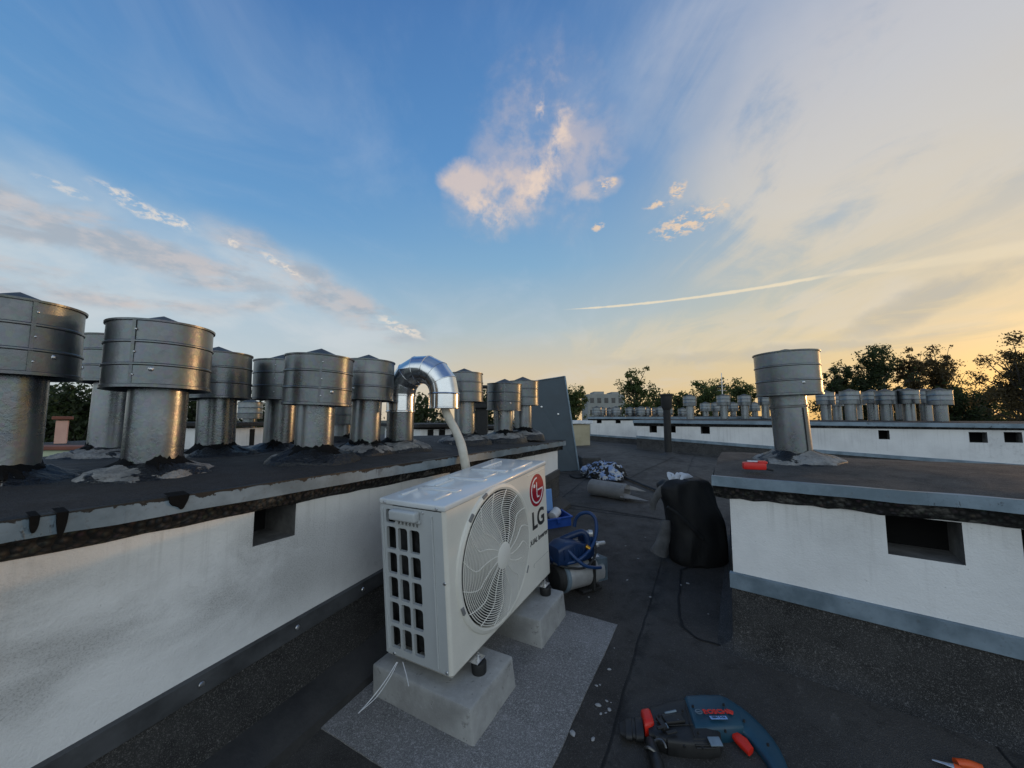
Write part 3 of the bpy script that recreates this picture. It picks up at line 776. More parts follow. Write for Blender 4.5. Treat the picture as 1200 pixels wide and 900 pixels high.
# foam insulated pipe hanging out of the outlet
pts = [at(521, 462, 2.19), at(521.5, 478, 2.185), at(526, 490, 2.17), at(534, 505, 2.13), at(540, 520, 2.09), at(543.5, 535, 2.06), at(546.5, 552, 2.05), at(549, 575, 2.06), at(552, 600, 2.08)]
pp = catmull(pts, 5)
mb = MB(); mb.tube(pp, [.0235+.0025*mnoise.noise(p*30) for p in pp], 14)
tag(mb.build('foam_pipe', 'foam', smooth=1.2), 'cream foam insulated pipe hanging from the shiny elbow duct', 'pipe')

# dark flue behind, black pole, antenna
pf = at(565, 505, 5.0); zt_ = at(565, 452.5, 5.0).z
t = thing('dark_flue', 'square black chimney flue with slotted head behind the elbow duct', 'flue', V((pf.x, pf.y, -.75)))
mb = MB(); mb.box((0,0,(zt_+.75)/2-.1), (.14,.14,zt_+.75-.2), None, .008); mb.build('shaft', 'black_iron', t)
mb = MB(); H = zt_+.75
for sx in (-1, 1):
    for sy in (-1, 1): mb.box((sx*.085, sy*.085, H-.13), (.055,.055,.22))
mb.box((0,0,H-.012), (.24,.24,.03), None, .006); mb.box((0,0,H-.26), (.23,.23,.05), None, .006); mb.build('flue_head', 'black_iron', t)
pq = at(783, 527, 6.4); zt_ = at(783, 462, 6.4).z; zb = roof_z(pq.x, pq.y)
t = thing('vent_pipe', 'tall black iron pipe with wide head standing before the far block', 'pipe', V((pq.x, pq.y, zb)))
H = zt_-zb
mb = MB(); mb.lathe([(.058,-.02), (.056,H-.2)], 20, (0,0,0)); mb.build('shaft', 'black_iron', t, smooth=.6)
mb = MB(); mb.lathe([(.058,H-.26),(.085,H-.2),(.09,H-.03),(.105,H-.025),(.105,H),(.06,H+.005),(.055,H-.05)], 20); mb.build('pipe_head', 'black_iron', t, smooth=.6)
mb = MB(); mb.lathe([(.058,.05),(.09,.03),(.16,.01),(.2,-.02)], 20); mb.build('base_collar', 'upstand_felt', t, smooth=.8)
pq = at(847, 470, 9.2)
t = thing('antenna_mast', 'thin antenna mast rising among the far vents', 'antenna', V((pq.x, pq.y, at(847, 492, 9.2).z)))
H = at(847, 437, 9.2).z - at(847, 492, 9.2).z
mb = MB(); mb.tube([(0,0,-.05),(0,0,H)], .010, 6); mb.build('mast', 'bolt', t)
mb = MB()
for k in range(3): mb.tube([(-.10+.02*k,0,H*.62+.1*k),(.10-.02*k,0,H*.62+.1*k)], .006, 5)
mb.build('crossbar', 'bolt', t)

# leaning sheet metal panel
Yp = 4.85
BR = at(678.5, 551, Yp); TR = at(662, 441, Yp+.12); TL = at(617, 448, Yp+.25); BL = at(606, 556, Yp+.14)
t = thing('metal_panel', 'dark blue grey sheet metal panel leaning at the end of the left block', 'metal panel', BR)
nn = (BL-BR).cross(TR-BR).normalized(); 
if nn.y < 0: nn = -nn
mb = MB(); q = [BR, BL, TL, TR]; f0 = [mb.bm.verts.new(p-BR) for p in q]; f1 = [mb.bm.verts.new(p-BR+nn*.03) for p in q]
mb.bm.faces.new(f0); mb.bm.faces.new(list(reversed(f1)))
for i in range(4):
    j = (i+1) % 4; mb.bm.faces.new((f0[i], f1[i], f1[j], f0[j]))
mb.build('sheet', 'panel_metal', t)
mb = MB(); mb.tube([BR-BR-nn*.003, TR-BR-nn*.003], .010, 6, True); mb.tube([TR-BR-nn*.003, TL-BR-nn*.003], .008, 6); mb.build('folded_edge', 'base_metal', t)
for (u, v) in ((.3,.25), (.6,.7), (.8,.2), (.25,.6)):
    p = (BR.lerp(BL, u)).lerp(TR.lerp(TL, u), v)-BR; mb = MB(); mb.lathe([(0,.006),(.012,.004),(.014,0)], 8, p-nn*.001, -nn); mb.build('rivet', 'bolt', t)
pb = at(668, 553, Yp+.05)
mb = MB(); mb.box((0,0,0), (.34,.16,.07), None, .01)
mb.build('foot', 'black_iron', t, loc=pb-BR+V((-.08,.1,-.02)))

# ------------------------------------------------------------------ outdoor unit
RA = M(((.4897,-.8705,-.0488),(.867,.4922,-.0778),(.0918,-.0042,.9958))).to_4x4()
RA.translation = V((-.188, 1.2993, -.8192))
W, DP, HT = .77, .288, .545
ac = thing('outdoor_unit', 'white air conditioner outdoor unit with round fan grille on two concrete blocks', 'air conditioner', RA)
FX, FZ, FR = .305, .276, .240
# front panel with round hole
mb = MB(); N = 96
def sq(a):
    c, s = math.cos(a), math.sin(a); x0, x1, z0, z1 = .012-FX, W-.012-FX, .010-FZ, HT-.006-FZ
    t_ = min((x1/c if c > 1e-9 else 9), (x0/c if c < -1e-9 else 9), (z1/s if s > 1e-9 else 9), (z0/s if s < -1e-9 else 9)); return V((FX+c*t_, 0, FZ+s*t_))
angs = [2*PI*i/N for i in range(N)]
for cx, cz in ((.012,.010), (W-.012,.010), (W-.012,HT-.006), (.012,HT-.006)): angs.append(math.atan2(cz-FZ, cx-FX) % (2*PI))
angs = sorted(angs)
outer = [sq(a) for a in angs]
inner = lambda r, y: [V((FX+r*math.cos(a), y, FZ+r*math.sin(a))) for a in angs]
mb.rings([outer, inner(FR+.026, 0), inner(FR+.022, -.006), inner(FR+.012, -.010), inner(FR+.004, -.008), inner(FR, 0), inner(FR-.006, .05)])
fp = mb.build('front_panel', 'ac_white_warmed', ac, smooth=.6)
# rolled edges of the panel, top sheet, right and back sheets, base
mb = MB()
def roundedge(mb, a, b, r, n0, n1, seg=4):
    a, b, n0, n1 = V(a), V(b), V(n0), V(n1); rs = []
    for k in range(seg+1):
        t_ = PI/2*k/seg; o_ = n0*(r*math.cos(t_)) + n1*(r*math.sin(t_)); rs.append([a+o_, b+o_])
    mb.rings(rs, False)
roundedge(mb, (.012,.012,.010), (.012,.012,HT-.006), .012, (-1,0,0), (0,-1,0))
roundedge(mb, (W-.012,.012,.010), (W-.012,.012,HT-.006), .012, (1,0,0), (0,-1,0))
mb.quad((.012,0,.010), (W-.012,0,.010), (W-.012,.02,.004), (.012,.02,.004))
mb.quad((W,.012,.010), (W,DP,.010), (W,DP,HT-.006), (W,.012,HT-.006))
mb.quad((.003,.003,.004), (W-.003,.003,.004), (W-.003,DP-.003,.004), (.003,DP-.003,.004))
mb.build('casing', 'ac_white_warmed', ac, smooth=.6)
mb = MB()                                     # top sheet with folded lip and pressed ridges
mb.box((W/2,DP/2,HT-.008), (W+.006,DP+.006,.020), None, .006, 3); top = mb.build('top_sheet', 'ac_top_skylit', ac, smooth=.6)
mb = MB()
for x0 in (.16, .33, .50): mb.box((x0,DP*.52,HT+.003), (.035,DP*.62,.010), None, .0042, 2)
for (x0, x1, yy) in ((.04,.13,.075), (.19,.30,.20), (.36,.47,.09), (.53,.72,.05), (.53,.70,.21), (.05,.13,.235)):
    mb.box(((x0+x1)/2,yy,HT+.003), (x1-x0,.014,.010), None, .0042, 2)
mb.build('pressed_ridge', 'ac_top_skylit', top, smooth=.6)
# left side: grille panel with rounded openings
mb = MB(); colsY = [(.218,.262), (.165,.208), (.110,.155)]; rowsZ = [(.034,.108), (.120,.192), (.204,.278), (.290,.362), (.374,.452)]
opens = [(a, b, c, d) for (a, b) in colsY for (c, d) in rowsZ] + [(.218,.262,.464,.512)] + [(.1135+.0165*k,.1225+.0165*k,.464,.482) for k in range(6)]
ys = sorted({.012, DP} | {v for o in opens for v in o[:2]}); zs = sorted({.010, HT-.02} | {v for o in opens for v in o[2:]})
for y0, y1 in zip(ys, ys[1:]):
    for z0, z1 in zip(zs, zs[1:]):
        cy, cz = (y0+y1)/2, (z0+z1)/2
        if any(o[0] < cy < o[1] and o[2] < cz < o[3] for o in opens): continue
        mb.quad((0,y0,z0), (0,y1,z0), (0,y1,z1), (0,y0,z1))
for (a, b, c, d) in opens:
    ch = min(.010, (b-a)*.3)
    for (y0, z0, sy, sz) in ((a,c,1,1), (b,c,-1,1), (b,d,-1,-1), (a,d,1,-1)):
        cv = [(0,y0,z0)] + [(0, y0+sy*ch*(1-math.cos(u)) , z0+sz*ch*(1-math.sin(u))) for u in (0, PI/6, PI/3, PI/2)]
        vv = [mb.bm.verts.new(q) for q in [cv[0], (0,y0,z0+sz*ch), cv[2], cv[3], (0,y0+sy*ch,z0)]]
        mb.bm.faces.new(vv)
    for (p, q) in (((a,c),(b,c)), ((b,c),(b,d)), ((b,d),(a,d)), ((a,d),(a,c))):
        mb.quad((0,p[0],p[1]), (0,q[0],q[1]), (.012,q[0],q[1]), (.012,p[0],p[1]))
bmesh.ops.remove_doubles(mb.bm, verts=mb.bm.verts[:], dist=1e-5)
sp = mb.build('side_grille', 'ac_side_shaded', ac)
mb = MB(); mb.box((-.0015,.276,.27), (.006,.008,.49), None, .002); mb.box((-.0025,.052,.265), (.007,.006,.49), None, .002); mb.build('side_rib', 'ac_side_shaded', sp)
mb = MB(); mb.box((-.014,.162,.503), (.030,.118,.034), None, .007, 3); mb.box((-.004,.162,.484), (.010,.124,.012), None, .003)
mb.build('carry_handle', 'ac_side_shaded', sp, smooth=.6)
for (y, z) in ((.012,.30), (.02,.018), (.25,.014), (.03,HT-.010), (.262,HT-.010), (.092,.515)):
    s_ = MB(); s_.lathe([(0,.003),(.004,.0026),(.0055,0)], 10, (-.0005 if z < HT-.015 else -.004, y, z), (-1,0,0)); s_.build('screw', 'bolt', ac)
# inside: shroud, condenser coil, fan
mb = MB(); mb.lathe([(FR-.004,0),(FR-.010,.06),(FR-.012,.12)], 64, (FX,.004,FZ), (0,1,0)); mb.box((FX,.17,FZ), (.56,.004,.52)); mb.build('fan_cavity', 'ac_inside', ac, smooth=.6)
mb = MB(); mb.box((.05,.20,.265), (.03,.17,.48)); mb.box((W/2,DP-.012,.265), (W-.04,.018,.48)); mb.build('condenser_coil', 'coil', ac)
mb = MB()
for k in range(3):
    rs = []
    for i in range(9):
        r_ = .05+(FR-.065)*i/8; ring_ = []
        for j in range(9):
            a = k*2*PI/3 + .55 + (j/8-.5)*(1.55-.35*i/8) + .35*(i/8)
            y = .055 + .05*(j/8-.5)*-1
            ring_.append(V((FX+r_*math.cos(a), y, FZ+r_*math.sin(a))))
        rs.append(ring_)
    mb.rings(rs, False)
bmesh.ops.solidify(mb.bm, geom=mb.bm.faces[:], thickness=.003)
mb.lathe([(0,.02),(.05,.022),(.056,.03),(.056,.09)], 40, (FX,0,FZ), (0,1,0))
mb.build('fan', 'fan_blade', ac, smooth=.8)
# guard: concentric wires and bent spokes
mb = MB(); nr = 25
dome = lambda r: -.009 - .016*math.cos(min(1, r/FR)*PI/2)
for k in range(nr):
    r_ = .048+(FR-.004-.048)*k/(nr-1); seg = 72; rs = []
    for i in range(seg+1):
        a = 2*PI*i/seg; c_ = V((FX+r_*math.cos(a), dome(r_), FZ+r_*math.sin(a))); x = V((math.cos(a),0,math.sin(a))); w = .0019
        rs.append([c_+x*w*math.cos(u)+V((0,1,0))*w*1.3*math.sin(u) for u in (PI/4, 3*PI/4, 5*PI/4, 7*PI/4)])
    mb.rings(rs)
g0 = mb.build('fan_guard', 'ac_grille', ac, smooth=1.2)
for k in range(16):
    a0 = 2*PI*k/16+.1; pts = []
    for i in range(13):
        f = i/12; r_ = .044+(FR+.002-.044)*f; a = a0 + (.42*f if f < .62 else .42*.62 + .30*(f-.62)*-2.2) * 1.0
        pts.append(V((FX+r_*math.cos(a), dome(r_)-.001, FZ+r_*math.sin(a))))
    mb = MB(); mb.tube(pts, .0018, 5); mb.build('guard_spoke', 'ac_grille', g0, smooth=1.2)
mb = MB(); mb.lathe([(.0005,-.028),(.040,-.028),(.046,-.026),(.049,-.021),(.049,-.016)], 48, (FX,0,FZ), (0,1,0)); mb.build('guard_hub', 'ac_grille', g0, smooth=.5)
for a in (2.3, 3.5, 1.9, -.6):
    mb = MB(); mb.box((FX+(FR+.018)*math.cos(a), -.007, FZ+(FR+.018)*math.sin(a)), (.012,.008,.030), M.Rotation(-a,3,'Y'), .002); mb.build('guard_clip', 'fan_blade', g0)
# service panel groove, emblem and writing
mb = MB(); gx = .566
mb.box((gx+.098,-.0005,HT-.030), (.188,.003,.004), None, .001); mb.build('panel_fold', 'ac_white_warmed', ac)
mb = MB(); mb.tube([(.60,-.0003,.115),(.595,-.0003,.108),(.598,-.0003,.100)], .0007, 5); mb.tube([(.60,-.0003,.115),(.752,-.0003,.115)], .0006, 5); mb.build('panel_groove', 'fan_blade', ac)
FACE = lambda x, z: M.Translation((x, -.0012, z)) @ M.Rotation(PI/2, 4, 'X')
EX, EZ, ER = .662, .432, .073
mb = MB(); mb.lathe([(.0002,-.0012),(ER,-.0012),(ER+.0006,-.0004),(ER+.0006,.0004)], 64, (EX,0,EZ), (0,1,0)); em = mb.build('emblem', 'logo_red', ac)
mb = MB()                                     # ring, dot and strokes of the emblem
def arc(mb, r, w, a0, a1, y=-.0022, n=48):
    rs = []
    for i in range(n+1):
        a = a0+(a1-a0)*i/n; c_, s_ = math.cos(a), math.sin(a)
        rs.append([V((EX+(r+w)*c_, y, EZ+(r+w)*s_)), V((EX+(r-w)*c_, y, EZ+(r-w)*s_)), V((EX+(r-w)*c_, y+.0012, EZ+(r-w)*s_)), V((EX+(r+w)*c_, y+.0012, EZ+(r+w)*s_))])
    mb.rings(rs)
arc(mb, .057, .0032, math.radians(88), math.radians(360))
mb.box((EX+.033,-.0016,EZ+.000), (.054,.0012,.0062)); mb.box((EX-.003,-.0016,EZ+.004), (.0062,.0012,.066)); mb.box((EX+.009,-.0016,EZ-.031), (.022,.0012,.0062))
mb.lathe([(.0002,-.0022),(.0085,-.0022),(.0085,-.001)], 20, (EX-.027,0,EZ+.024), (0,1,0)); mb.build('emblem_mark', 'logo_white', em)
mb = MB(); text_mesh(mb, 'LG', .108, FACE(.662, .300), .0008, .0024); mb.build('lettering', 'logo_grey', ac)
mb = MB(); text_mesh(mb, 'DUAL Inverter', .0325, FACE(.658, .214), .0005, .0003, 0, 1.0); mb.build('lettering', 'logo_grey', ac)
# feet: bracket + rubber pad + nut
for (x, y) in ((.115,-.022), (.655,-.022), (.115,.305), (.655,.305)):
    mb = MB(); mb.lathe([(.0002,-.004),(.024,-.004),(.026,-.008),(.025,-.036),(.024,-.041)], 24, (x,y,0), None); f_ = mb.build('foot', 'rubber', ac, smooth=.5)
    mb = MB(); mb.box((x,(y+.02 if y < 0 else y-.02),.001), (.050,.065,.003), None, .001); mb.lathe([(.0002,.016),(.007,.016),(.007,.004),(.011,.004),(.011,.002)], 6, (x,y,0)); mb.lathe([(.0002,.024),(.0035,.024),(.0035,.0)], 8, (x,y,0)); mb.build('bracket', 'bolt', f_)
# white cable ties hanging from the base
for i, pts in enumerate(([(465,776),(452,797),(436,818),(420,836)], [(466,776),(457,794),(441,817),(423,833)], [(472,776),(476,790),(479,804)])):
    P3 = [at(q[0], q[1], 1.37-.035*k) for k, q in enumerate(pts)]
    mb = MB(); mb.tube(catmull(P3, 4), .0017 if i != 1 else .0013, 6)
    if i == 0: tie = thing('cable_tie', 'thin white cable ties dangling under the outdoor unit', 'cable tie', P3[0]); 
    o = mb.build('strand', 'white_plastic', tie, smooth=1.2)
    for v in o.data.vertices: v.co -= tie.location

# concrete blocks under the unit
def conc(x0, x1, label, sd):
    mt = RA @ M.Translation((x0, -.087, -.040)); q = mt.translation
    mt2 = frame(V(q), RA.col[0].xyz, NROOF)
    mb = MB(); Lx, Ly = x1-x0, .42
    mb.box((Lx/2, Ly/2, -.062), (Lx, Ly, .124), None, .006, 2)
    bmesh.ops.subdivide_edges(mb.bm, edges=mb.bm.edges[:], cuts=6, use_grid_fill=True)
    for v in mb.bm.verts:
        v.co += mnoise.noise_vector(v.co*14+V((sd,0,0)))*.0022 + mnoise.noise_vector(v.co*55+V((sd,3,0)))*.0010
        v.co.x += (.003 if v.co.x > Lx/2 else -.003)*(-v.co.z/.124); v.co.y += (.002 if v.co.y > Ly/2 else -.010)*(-v.co.z/.124)
    o = mb.build('concrete_block', 'concrete', None, smooth=.9); o.matrix_world = mt2
    tag(o, label, 'concrete block', 'concrete blocks carrying the outdoor unit')
conc(-.026, .231, 'concrete block under the grille end of the outdoor unit, nearest the camera', 1)
conc(.456, .716, 'concrete block under the logo end of the outdoor unit', 5)
# felt mat on the roof
A_, K_ = roof(724, 733), roof(357, 842); xv = RA.col[0].xyz; yv = V((-xv.y, xv.x, 0)).normalized(); xv = V((xv.x, xv.y, 0)).normalized()
x1 = (A_-K_).dot(xv); y1 = (K_-A_).dot(yv)
mb = MB(); rs = []
for i in range(41):
    r_ = []
    for j in range(21):
        p = A_ + yv*(y1*j/20) - xv*((x1)*i/40)
        p = p + xv*(.004*mnoise.noise(p*14) if i in (0, 40) else 0) + yv*(.006*mnoise.noise(p*9) if j in (0, 20) else 0)
        lift = .004 if 0 < i < 40 and 0 < j < 20 else 0
        p.z = roof_z(p.x, p.y)+.005+lift*.4+.002*mnoise.noise(p*5); r_.append(p)
    rs.append(r_)
R = mb.rings(rs, False)
q = bmesh.ops.extrude_edge_only(mb.bm, edges=[e for e in mb.bm.edges if e.is_boundary])
for v in [v for v in q['geom'] if isinstance(v, bmesh.types.BMVert)]: v.co.z -= .014
o = mb.build('felt_mat', 'mat_felt', None, smooth=.8)
tag(o, 'light grey mineral felt mat under the concrete blocks', 'mat')

exec_tail = True
# ------------------------------------------------------------------ loose things on the roof
# black bag
pb = roof(812, 652)
bag = thing('black_bag', 'tall black fabric tool bag slumped before the right block', 'bag', V((pb.x, pb.y, pb.z)))
Yb = pb.y
prof = [(656,788,840), (648,782,843), (630,783,843), (612,783,841), (595,779,838), (580,773,835), (570,772,831), (563,779,826), (559,791,816)]
mb = MB(); rs = []
for (py, xl, xr) in prof:
    a, b = at(xl, py, Yb), at(xr, py, Yb); c_ = (a+b)/2; hw = (b-a).length/2
    dpt = .15*(1-.25*max(0, (620-py)/60)); ring_ = []
    for k in range(36):
        u = 2*PI*k/36; cc, ss_ = math.cos(u), math.sin(u); e = .62
        p = c_ + V((1,0,0))*hw*abs(cc)**e*(1 if cc > 0 else -1) + V((0,1,0))*dpt*abs(ss_)**e*(1 if ss_ > 0 else -1)
        ring_.append(p - pb)
    rs.append(ring_)
f_ = [[V((p.x*.8, p.y*.8, p.z-.012)) for p in rs[0]]]
mb.rings(f_ + rs, True, True, True)
bmesh.ops.subdivide_edges(mb.bm, edges=mb.bm.edges[:], cuts=2, use_grid_fill=True, smooth=.4)
for v in mb.bm.verts: v.co += mnoise.noise_vector(v.co*6)*.022 + mnoise.noise_vector(V((v.co.x*16, v.co.y*16, v.co.z*7)))*.014
mb.build('body', 'bag_fabric', bag, smooth=1.3)
mb = MB(); P3 = [at(x, y, Yb-.16)-pb for x, y in ((782,594),(796,604),(812,620),(824,632))]
mb.tube(catmull(P3, 5), .009, 8, True, .5, (0,-1,0)); mb.build('strap', 'rubber', bag, smooth=1)
mb = MB(); P3 = [at(x, y, Yb-.06)-pb for x, y in ((771,650),(776,636),(779,622),(781,610))]
mb.tube(catmull(P3, 5), [.05-.022*k/15 for k in range(16)], 10, True, .5, (0,-1,0)); rough_pts(mb.bm, .014, 18); mb.build('side_pocket', 'bag_grey', bag, smooth=1.2)
mb = MB(); P3 = [at(x, y, Yb-.02)-pb for x, y in ((783,570),(774,576),(766,588),(765,598))]
mb.tube(catmull(P3, 5), [.034-.018*k/15 for k in range(16)], 10, True, .35, (0,-1,0)); rough_pts(mb.bm, .008, 22); mb.build('flap', 'bag_grey', bag, smooth=1.2)
# white cloth sticking out
p0 = at(797, 562, Yb-.02)
mb = MB()
for pl in ([(790,566),(786,560),(782,553)], [(792,566),(794,558),(796,555),(806,557)], [(798,566),(802,558),(812,560),(815,564)], [(786,565),(790,558),(783,553)]):
    P3 = catmull([at(x, y, Yb-.05+.02*i)-p0 for i, (x, y) in enumerate(pl)], 5)
    mb.tube(P3, [.017-.016*abs(k/(len(P3)-1)-.3) for k in range(len(P3))], 8, True, .35, (0,-1,0))
rough_pts(mb.bm, .008, 30)
o = mb.build('white_rag', 'cloth_white', None, smooth=1.2, loc=p0); tag(o, 'crumpled white rag poking out of the top of the black bag', 'rag')
# black strap lying from the bag towards the clothes
P3 = [roof(x, y, .02) for x, y in ((776,576),(762,571),(750,566),(735,560),(722,552))]
mb = MB(); mb.tube(catmull(P3, 6), .022, 8, True, .4, (0,0,1)); rough_pts(mb.bm, .004, 20)
tag(mb.build('black_strap', 'bag_fabric', smooth=1.2), 'black webbing strap lying between the bag and the clothes heap', 'strap')
P3 = [roof(x, y, .012) for x, y in ((668,557),(676,560),(690,558),(700,557))]
mb = MB(); mb.tube(catmull(P3, 6), .012, 6, True, .6, (0,0,1)); tag(mb.build('fabric_tape', 'bag_fabric', smooth=1.2), 'short black tape trailing left of the clothes heap', 'tape')
# clothes heap
pc = roof(708, 558)
mb = MB(); bmesh.ops.create_icosphere(mb.bm, subdivisions=5, radius=1)
w = (at(729, 555, pc.y)-at(684, 555, pc.y)).length/2
for v in mb.bm.verts:
    q = v.co.copy(); n1 = mnoise.noise(q*1.6+V((3,1,0))); n2 = 1-2*abs(mnoise.noise(q*3.2+V((0,5,2)))); n3 = 1-2*abs(mnoise.noise(q*7))
    k = 1+.30*n1+.16*n2+.07*n3
    v.co = V((q.x*w*k, q.y*.24*k, max(-.01, q.z)*.14*k))
heap = mb.build('clothes_heap', 'patterned_cloth', None, smooth=1.3, loc=pc); tag(heap, 'heap of blue, white and black patterned clothes on the roof', 'clothes')
mb = MB(); P3 = [at(x, y, pc.y-.16)-pc for x, y in ((690,556),(704,552),(716,550),(728,552))]
mb.tube(catmull([p+V((0,-.02,0)) for p in P3], 5), .014, 8, True, .5, (0,-1,0)); rough_pts(mb.bm, .01, 12); mb.build('dark_sleeve', 'bag_fabric', heap, smooth=1.2)
mb = MB(); P3 = [at(x, y, pc.y-.10)-pc for x, y in ((711,546),(719,546),(727,551),(733,560))]
mb.tube(catmull(P3, 5), .035, 8, True, .7, (0,-1,0)); rough_pts(mb.bm, .018, 12); mb.build('dark_jacket', 'bag_fabric', heap, smooth=1.2)
# roll of felt
a, b = roof(693, 570, .075), roof(735, 577, .070); ax = (b-a).normalized()
t = thing('felt_roll', 'light grey roll of roofing felt with torn ends near the clothes heap', 'felt roll', V((a.x, a.y, roof_z(a.x, a.y))))
o_ = t.location.copy(); side = ax.cross(V((0,0,1))).normalized(); upv = side.cross(ax)
mb = MB(); rs = []
for i in range(21):
    f = i/20; c_ = a.lerp(b, f); ring_ = []
    for k in range(29):
        u = 2*PI*1.08*k/28; rr_ = .078+.006*k/28+.003*mnoise.noise(V((u,f*4,0)))
        ring_.append(c_ + side*(rr_*math.cos(u)) + upv*(rr_*.92*math.sin(u)) - o_)
    rs.append(ring_)
mb.rings(rs, False); bmesh.ops.solidify(mb.bm, geom=mb.bm.faces[:], thickness=.005); mb.build('rolled_sheet', 'roll_felt', t, smooth=.8)
for (x, y, w0, h0, sh) in ((757,576,.075,.085,0), (760,587,.060,.030,1)):
    e = roof(x, y, .02); s_ = b + upv*(.045 if sh == 0 else -.035) - side*(.0 if sh == 0 else -.03)
    mb = MB(); rs = []
    for i in range(9):
        f = i/8; c_ = (s_-ax*.03).lerp(e, f); wd = w0*(1-f)**.8+.003; ring_ = []
        for k in range(7):
            u = (k/6-.5)*2; ring_.append(c_ + side*(wd*u) + upv*(.03*(1-u*u)*(1-f)) - o_)
        rs.append(ring_)
    mb.rings(rs, False); bmesh.ops.solidify(mb.bm, geom=mb.bm.faces[:], thickness=.006); mb.build('torn_flap', 'roll_felt', t, smooth=.9)

# vacuum pump with blue housing and hose
pp0 = roof(678, 690); Yq = pp0.y
pump = thing('vacuum_pump', 'blue and silver vacuum pump with looped blue hose behind the outdoor unit', 'vacuum pump', pp0)
c0 = at(655, 676, Yq-.08); c1 = at(699, 656, Yq+.05); ax = (c1-c0); ax.z = .0; Ln = ax.length; ax.normalize()
rT = (at(0,692,Yq-.10)-at(0,656,Yq-.10)).length/2
mb = MB(); mb.lathe([(.0005,-.035),(rT*.72,-.032),(rT*.92,-.02),(rT*.95,0)], 40, c0-pp0, ax); mb.build('end_cap', 'rubber', pump, smooth=.6)
mb = MB(); mb.lathe([(rT*.95,0),(rT*1.04,.003),(rT*1.04,.022),(rT*.95,.026)], 40, c0-pp0, ax); mb.build('end_ring', 'base_metal', pump, smooth=.6)
mb = MB(); mb.lathe([(rT*.96,.024),(rT*.96,Ln*.98),(rT*.85,Ln),(.001,Ln)], 40, c0-pp0, ax); mb.build('motor_barrel', 'silver', pump, smooth=.6)
mb = MB()
fr = frame(V((0,0,0)), ax, (0,0,1)).to_3x3()
for k in range(8):
    mb.box(c0-pp0+ax*(Ln*.84+k*.008)+V((0,0,.010)), (.003, rT*1.7, rT*1.5), fr)
mb.build('cooling_fin', 'base_metal', pump)
mb = MB(); cc = c0-pp0+ax*(Ln*.68); mb.box(cc+V((0,0,-.004)), (.016,rT*2.06,rT*2.04), fr, .003); mb.box(cc+V((0,0,-rT-.006)), (Ln*.5,rT*1.6,.014), fr, .004); mb.build('bracket', 'drill_black', pump)
hb = at(669, 643, Yq-.04)-pp0
mb = MB(); rs = []
for (f, hw, z0, z1) in ((-.50,.030,-.04,.012), (-.47,.052,-.055,.030), (-.30,.062,-.06,.050), (-.06,.064,-.06,.056), (.16,.060,-.06,.036), (.38,.054,-.055,.024), (.47,.046,-.05,.012), (.5,.03,-.04,.0)):
    c_ = hb + ax*(f*.25); ring_ = []
    for k in range(32):
        u = 2*PI*k/32; cc, ss_ = math.cos(u), math.sin(u); e = .36
        ring_.append(c_ + fr @ V((0, hw*abs(cc)**e*(1 if cc > 0 else -1), (z0+z1)/2+(z1-z0)/2*abs(ss_)**e*(1 if ss_ > 0 else -1))))
    rs.append(ring_)
mb.rings(rs, True, True, True)
for k in range(5): mb.box(hb+ax*(-.09+.03*k)+V((0,0,.0)), (.006,.134,.05), fr, .002)
mb.box(hb+ax*(.10)+V((0,0,.03)), (.05,.07,.05), fr, .008)
mb.build('housing', 'pump_blue', pump, smooth=.6)
P3 = [at(x, y, Yq-.03)-pp0 for x, y in ((655,643),(657,634),(664,630),(674,626),(682,624),(687,629),(689,640))]
mb = MB(); mb.tube(catmull(P3, 6), .0175, 12); mb.build('handle', 'pump_blue', pump, smooth=1)
mb = MB()
for q, dq in (((688,625),(6,0)), ((690,640),(6,-2))):
    e0 = at(q[0]-3, q[1], Yq)-pp0; e1 = at(q[0]+dq[0], q[1]+dq[1], Yq)-pp0; mb.tube([e0, e0.lerp(e1,.5), e0.lerp(e1,.5), e1], [.014,.014,.020,.018], 8)
mb.tube([at(700,637,Yq+.02)-pp0, at(708,636,Yq+.04)-pp0], .011, 8); mb.tube([at(693,640,Yq+.02)-pp0, at(701,637,Yq+.02)-pp0], .016, 8); mb.build('fitting', 'silver', pump, smooth=1)
mb = MB(); e0 = at(686,640,Yq-.06)-pp0; mb.tube([e0, e0+V((.02,0,-.015))], .012, 8); mb.build('brass_plug', 'brass', pump, smooth=.8)
P3 = [at(x, y, Yq+d_)-pp0 for x, y, d_ in ((673,617,.10),(675,608,.10),(681,602,.09),(690,601,.07),(697,607,.05),(699,620,.02),(696,635,-.02),(688,648,-.08),(676,657,-.11),(662,660,-.12),(650,657,-.11),(644,650,-.08))]
mb = MB(); mb.tube(catmull(P3, 7), .0095, 10); mb.build('hose', 'hose_blue', pump, smooth=1.2)
P3 = [at(x, y, Yq+d_)-pp0 for x, y, d_ in ((661,636,-.10),(666,645,-.12),(675,655,-.13),(686,663,-.12),(696,665,-.09),(704,665,-.06))]
mb = MB(); mb.tube(catmull(P3, 7), .0085, 10); mb.build('hose', 'hose_blue', pump, smooth=1.2)
P3 = [at(x, y, Yq+d_)-pp0 for x, y, d_ in ((697,635,-.02),(698,648,-.05),(692,660,-.08),(682,666,-.1),(664,665,-.13),(648,660,-.13))]
mb = MB(); mb.tube(catmull(P3, 7), .006, 8); mb.build('power_cord', 'rubber', pump, smooth=1.2)

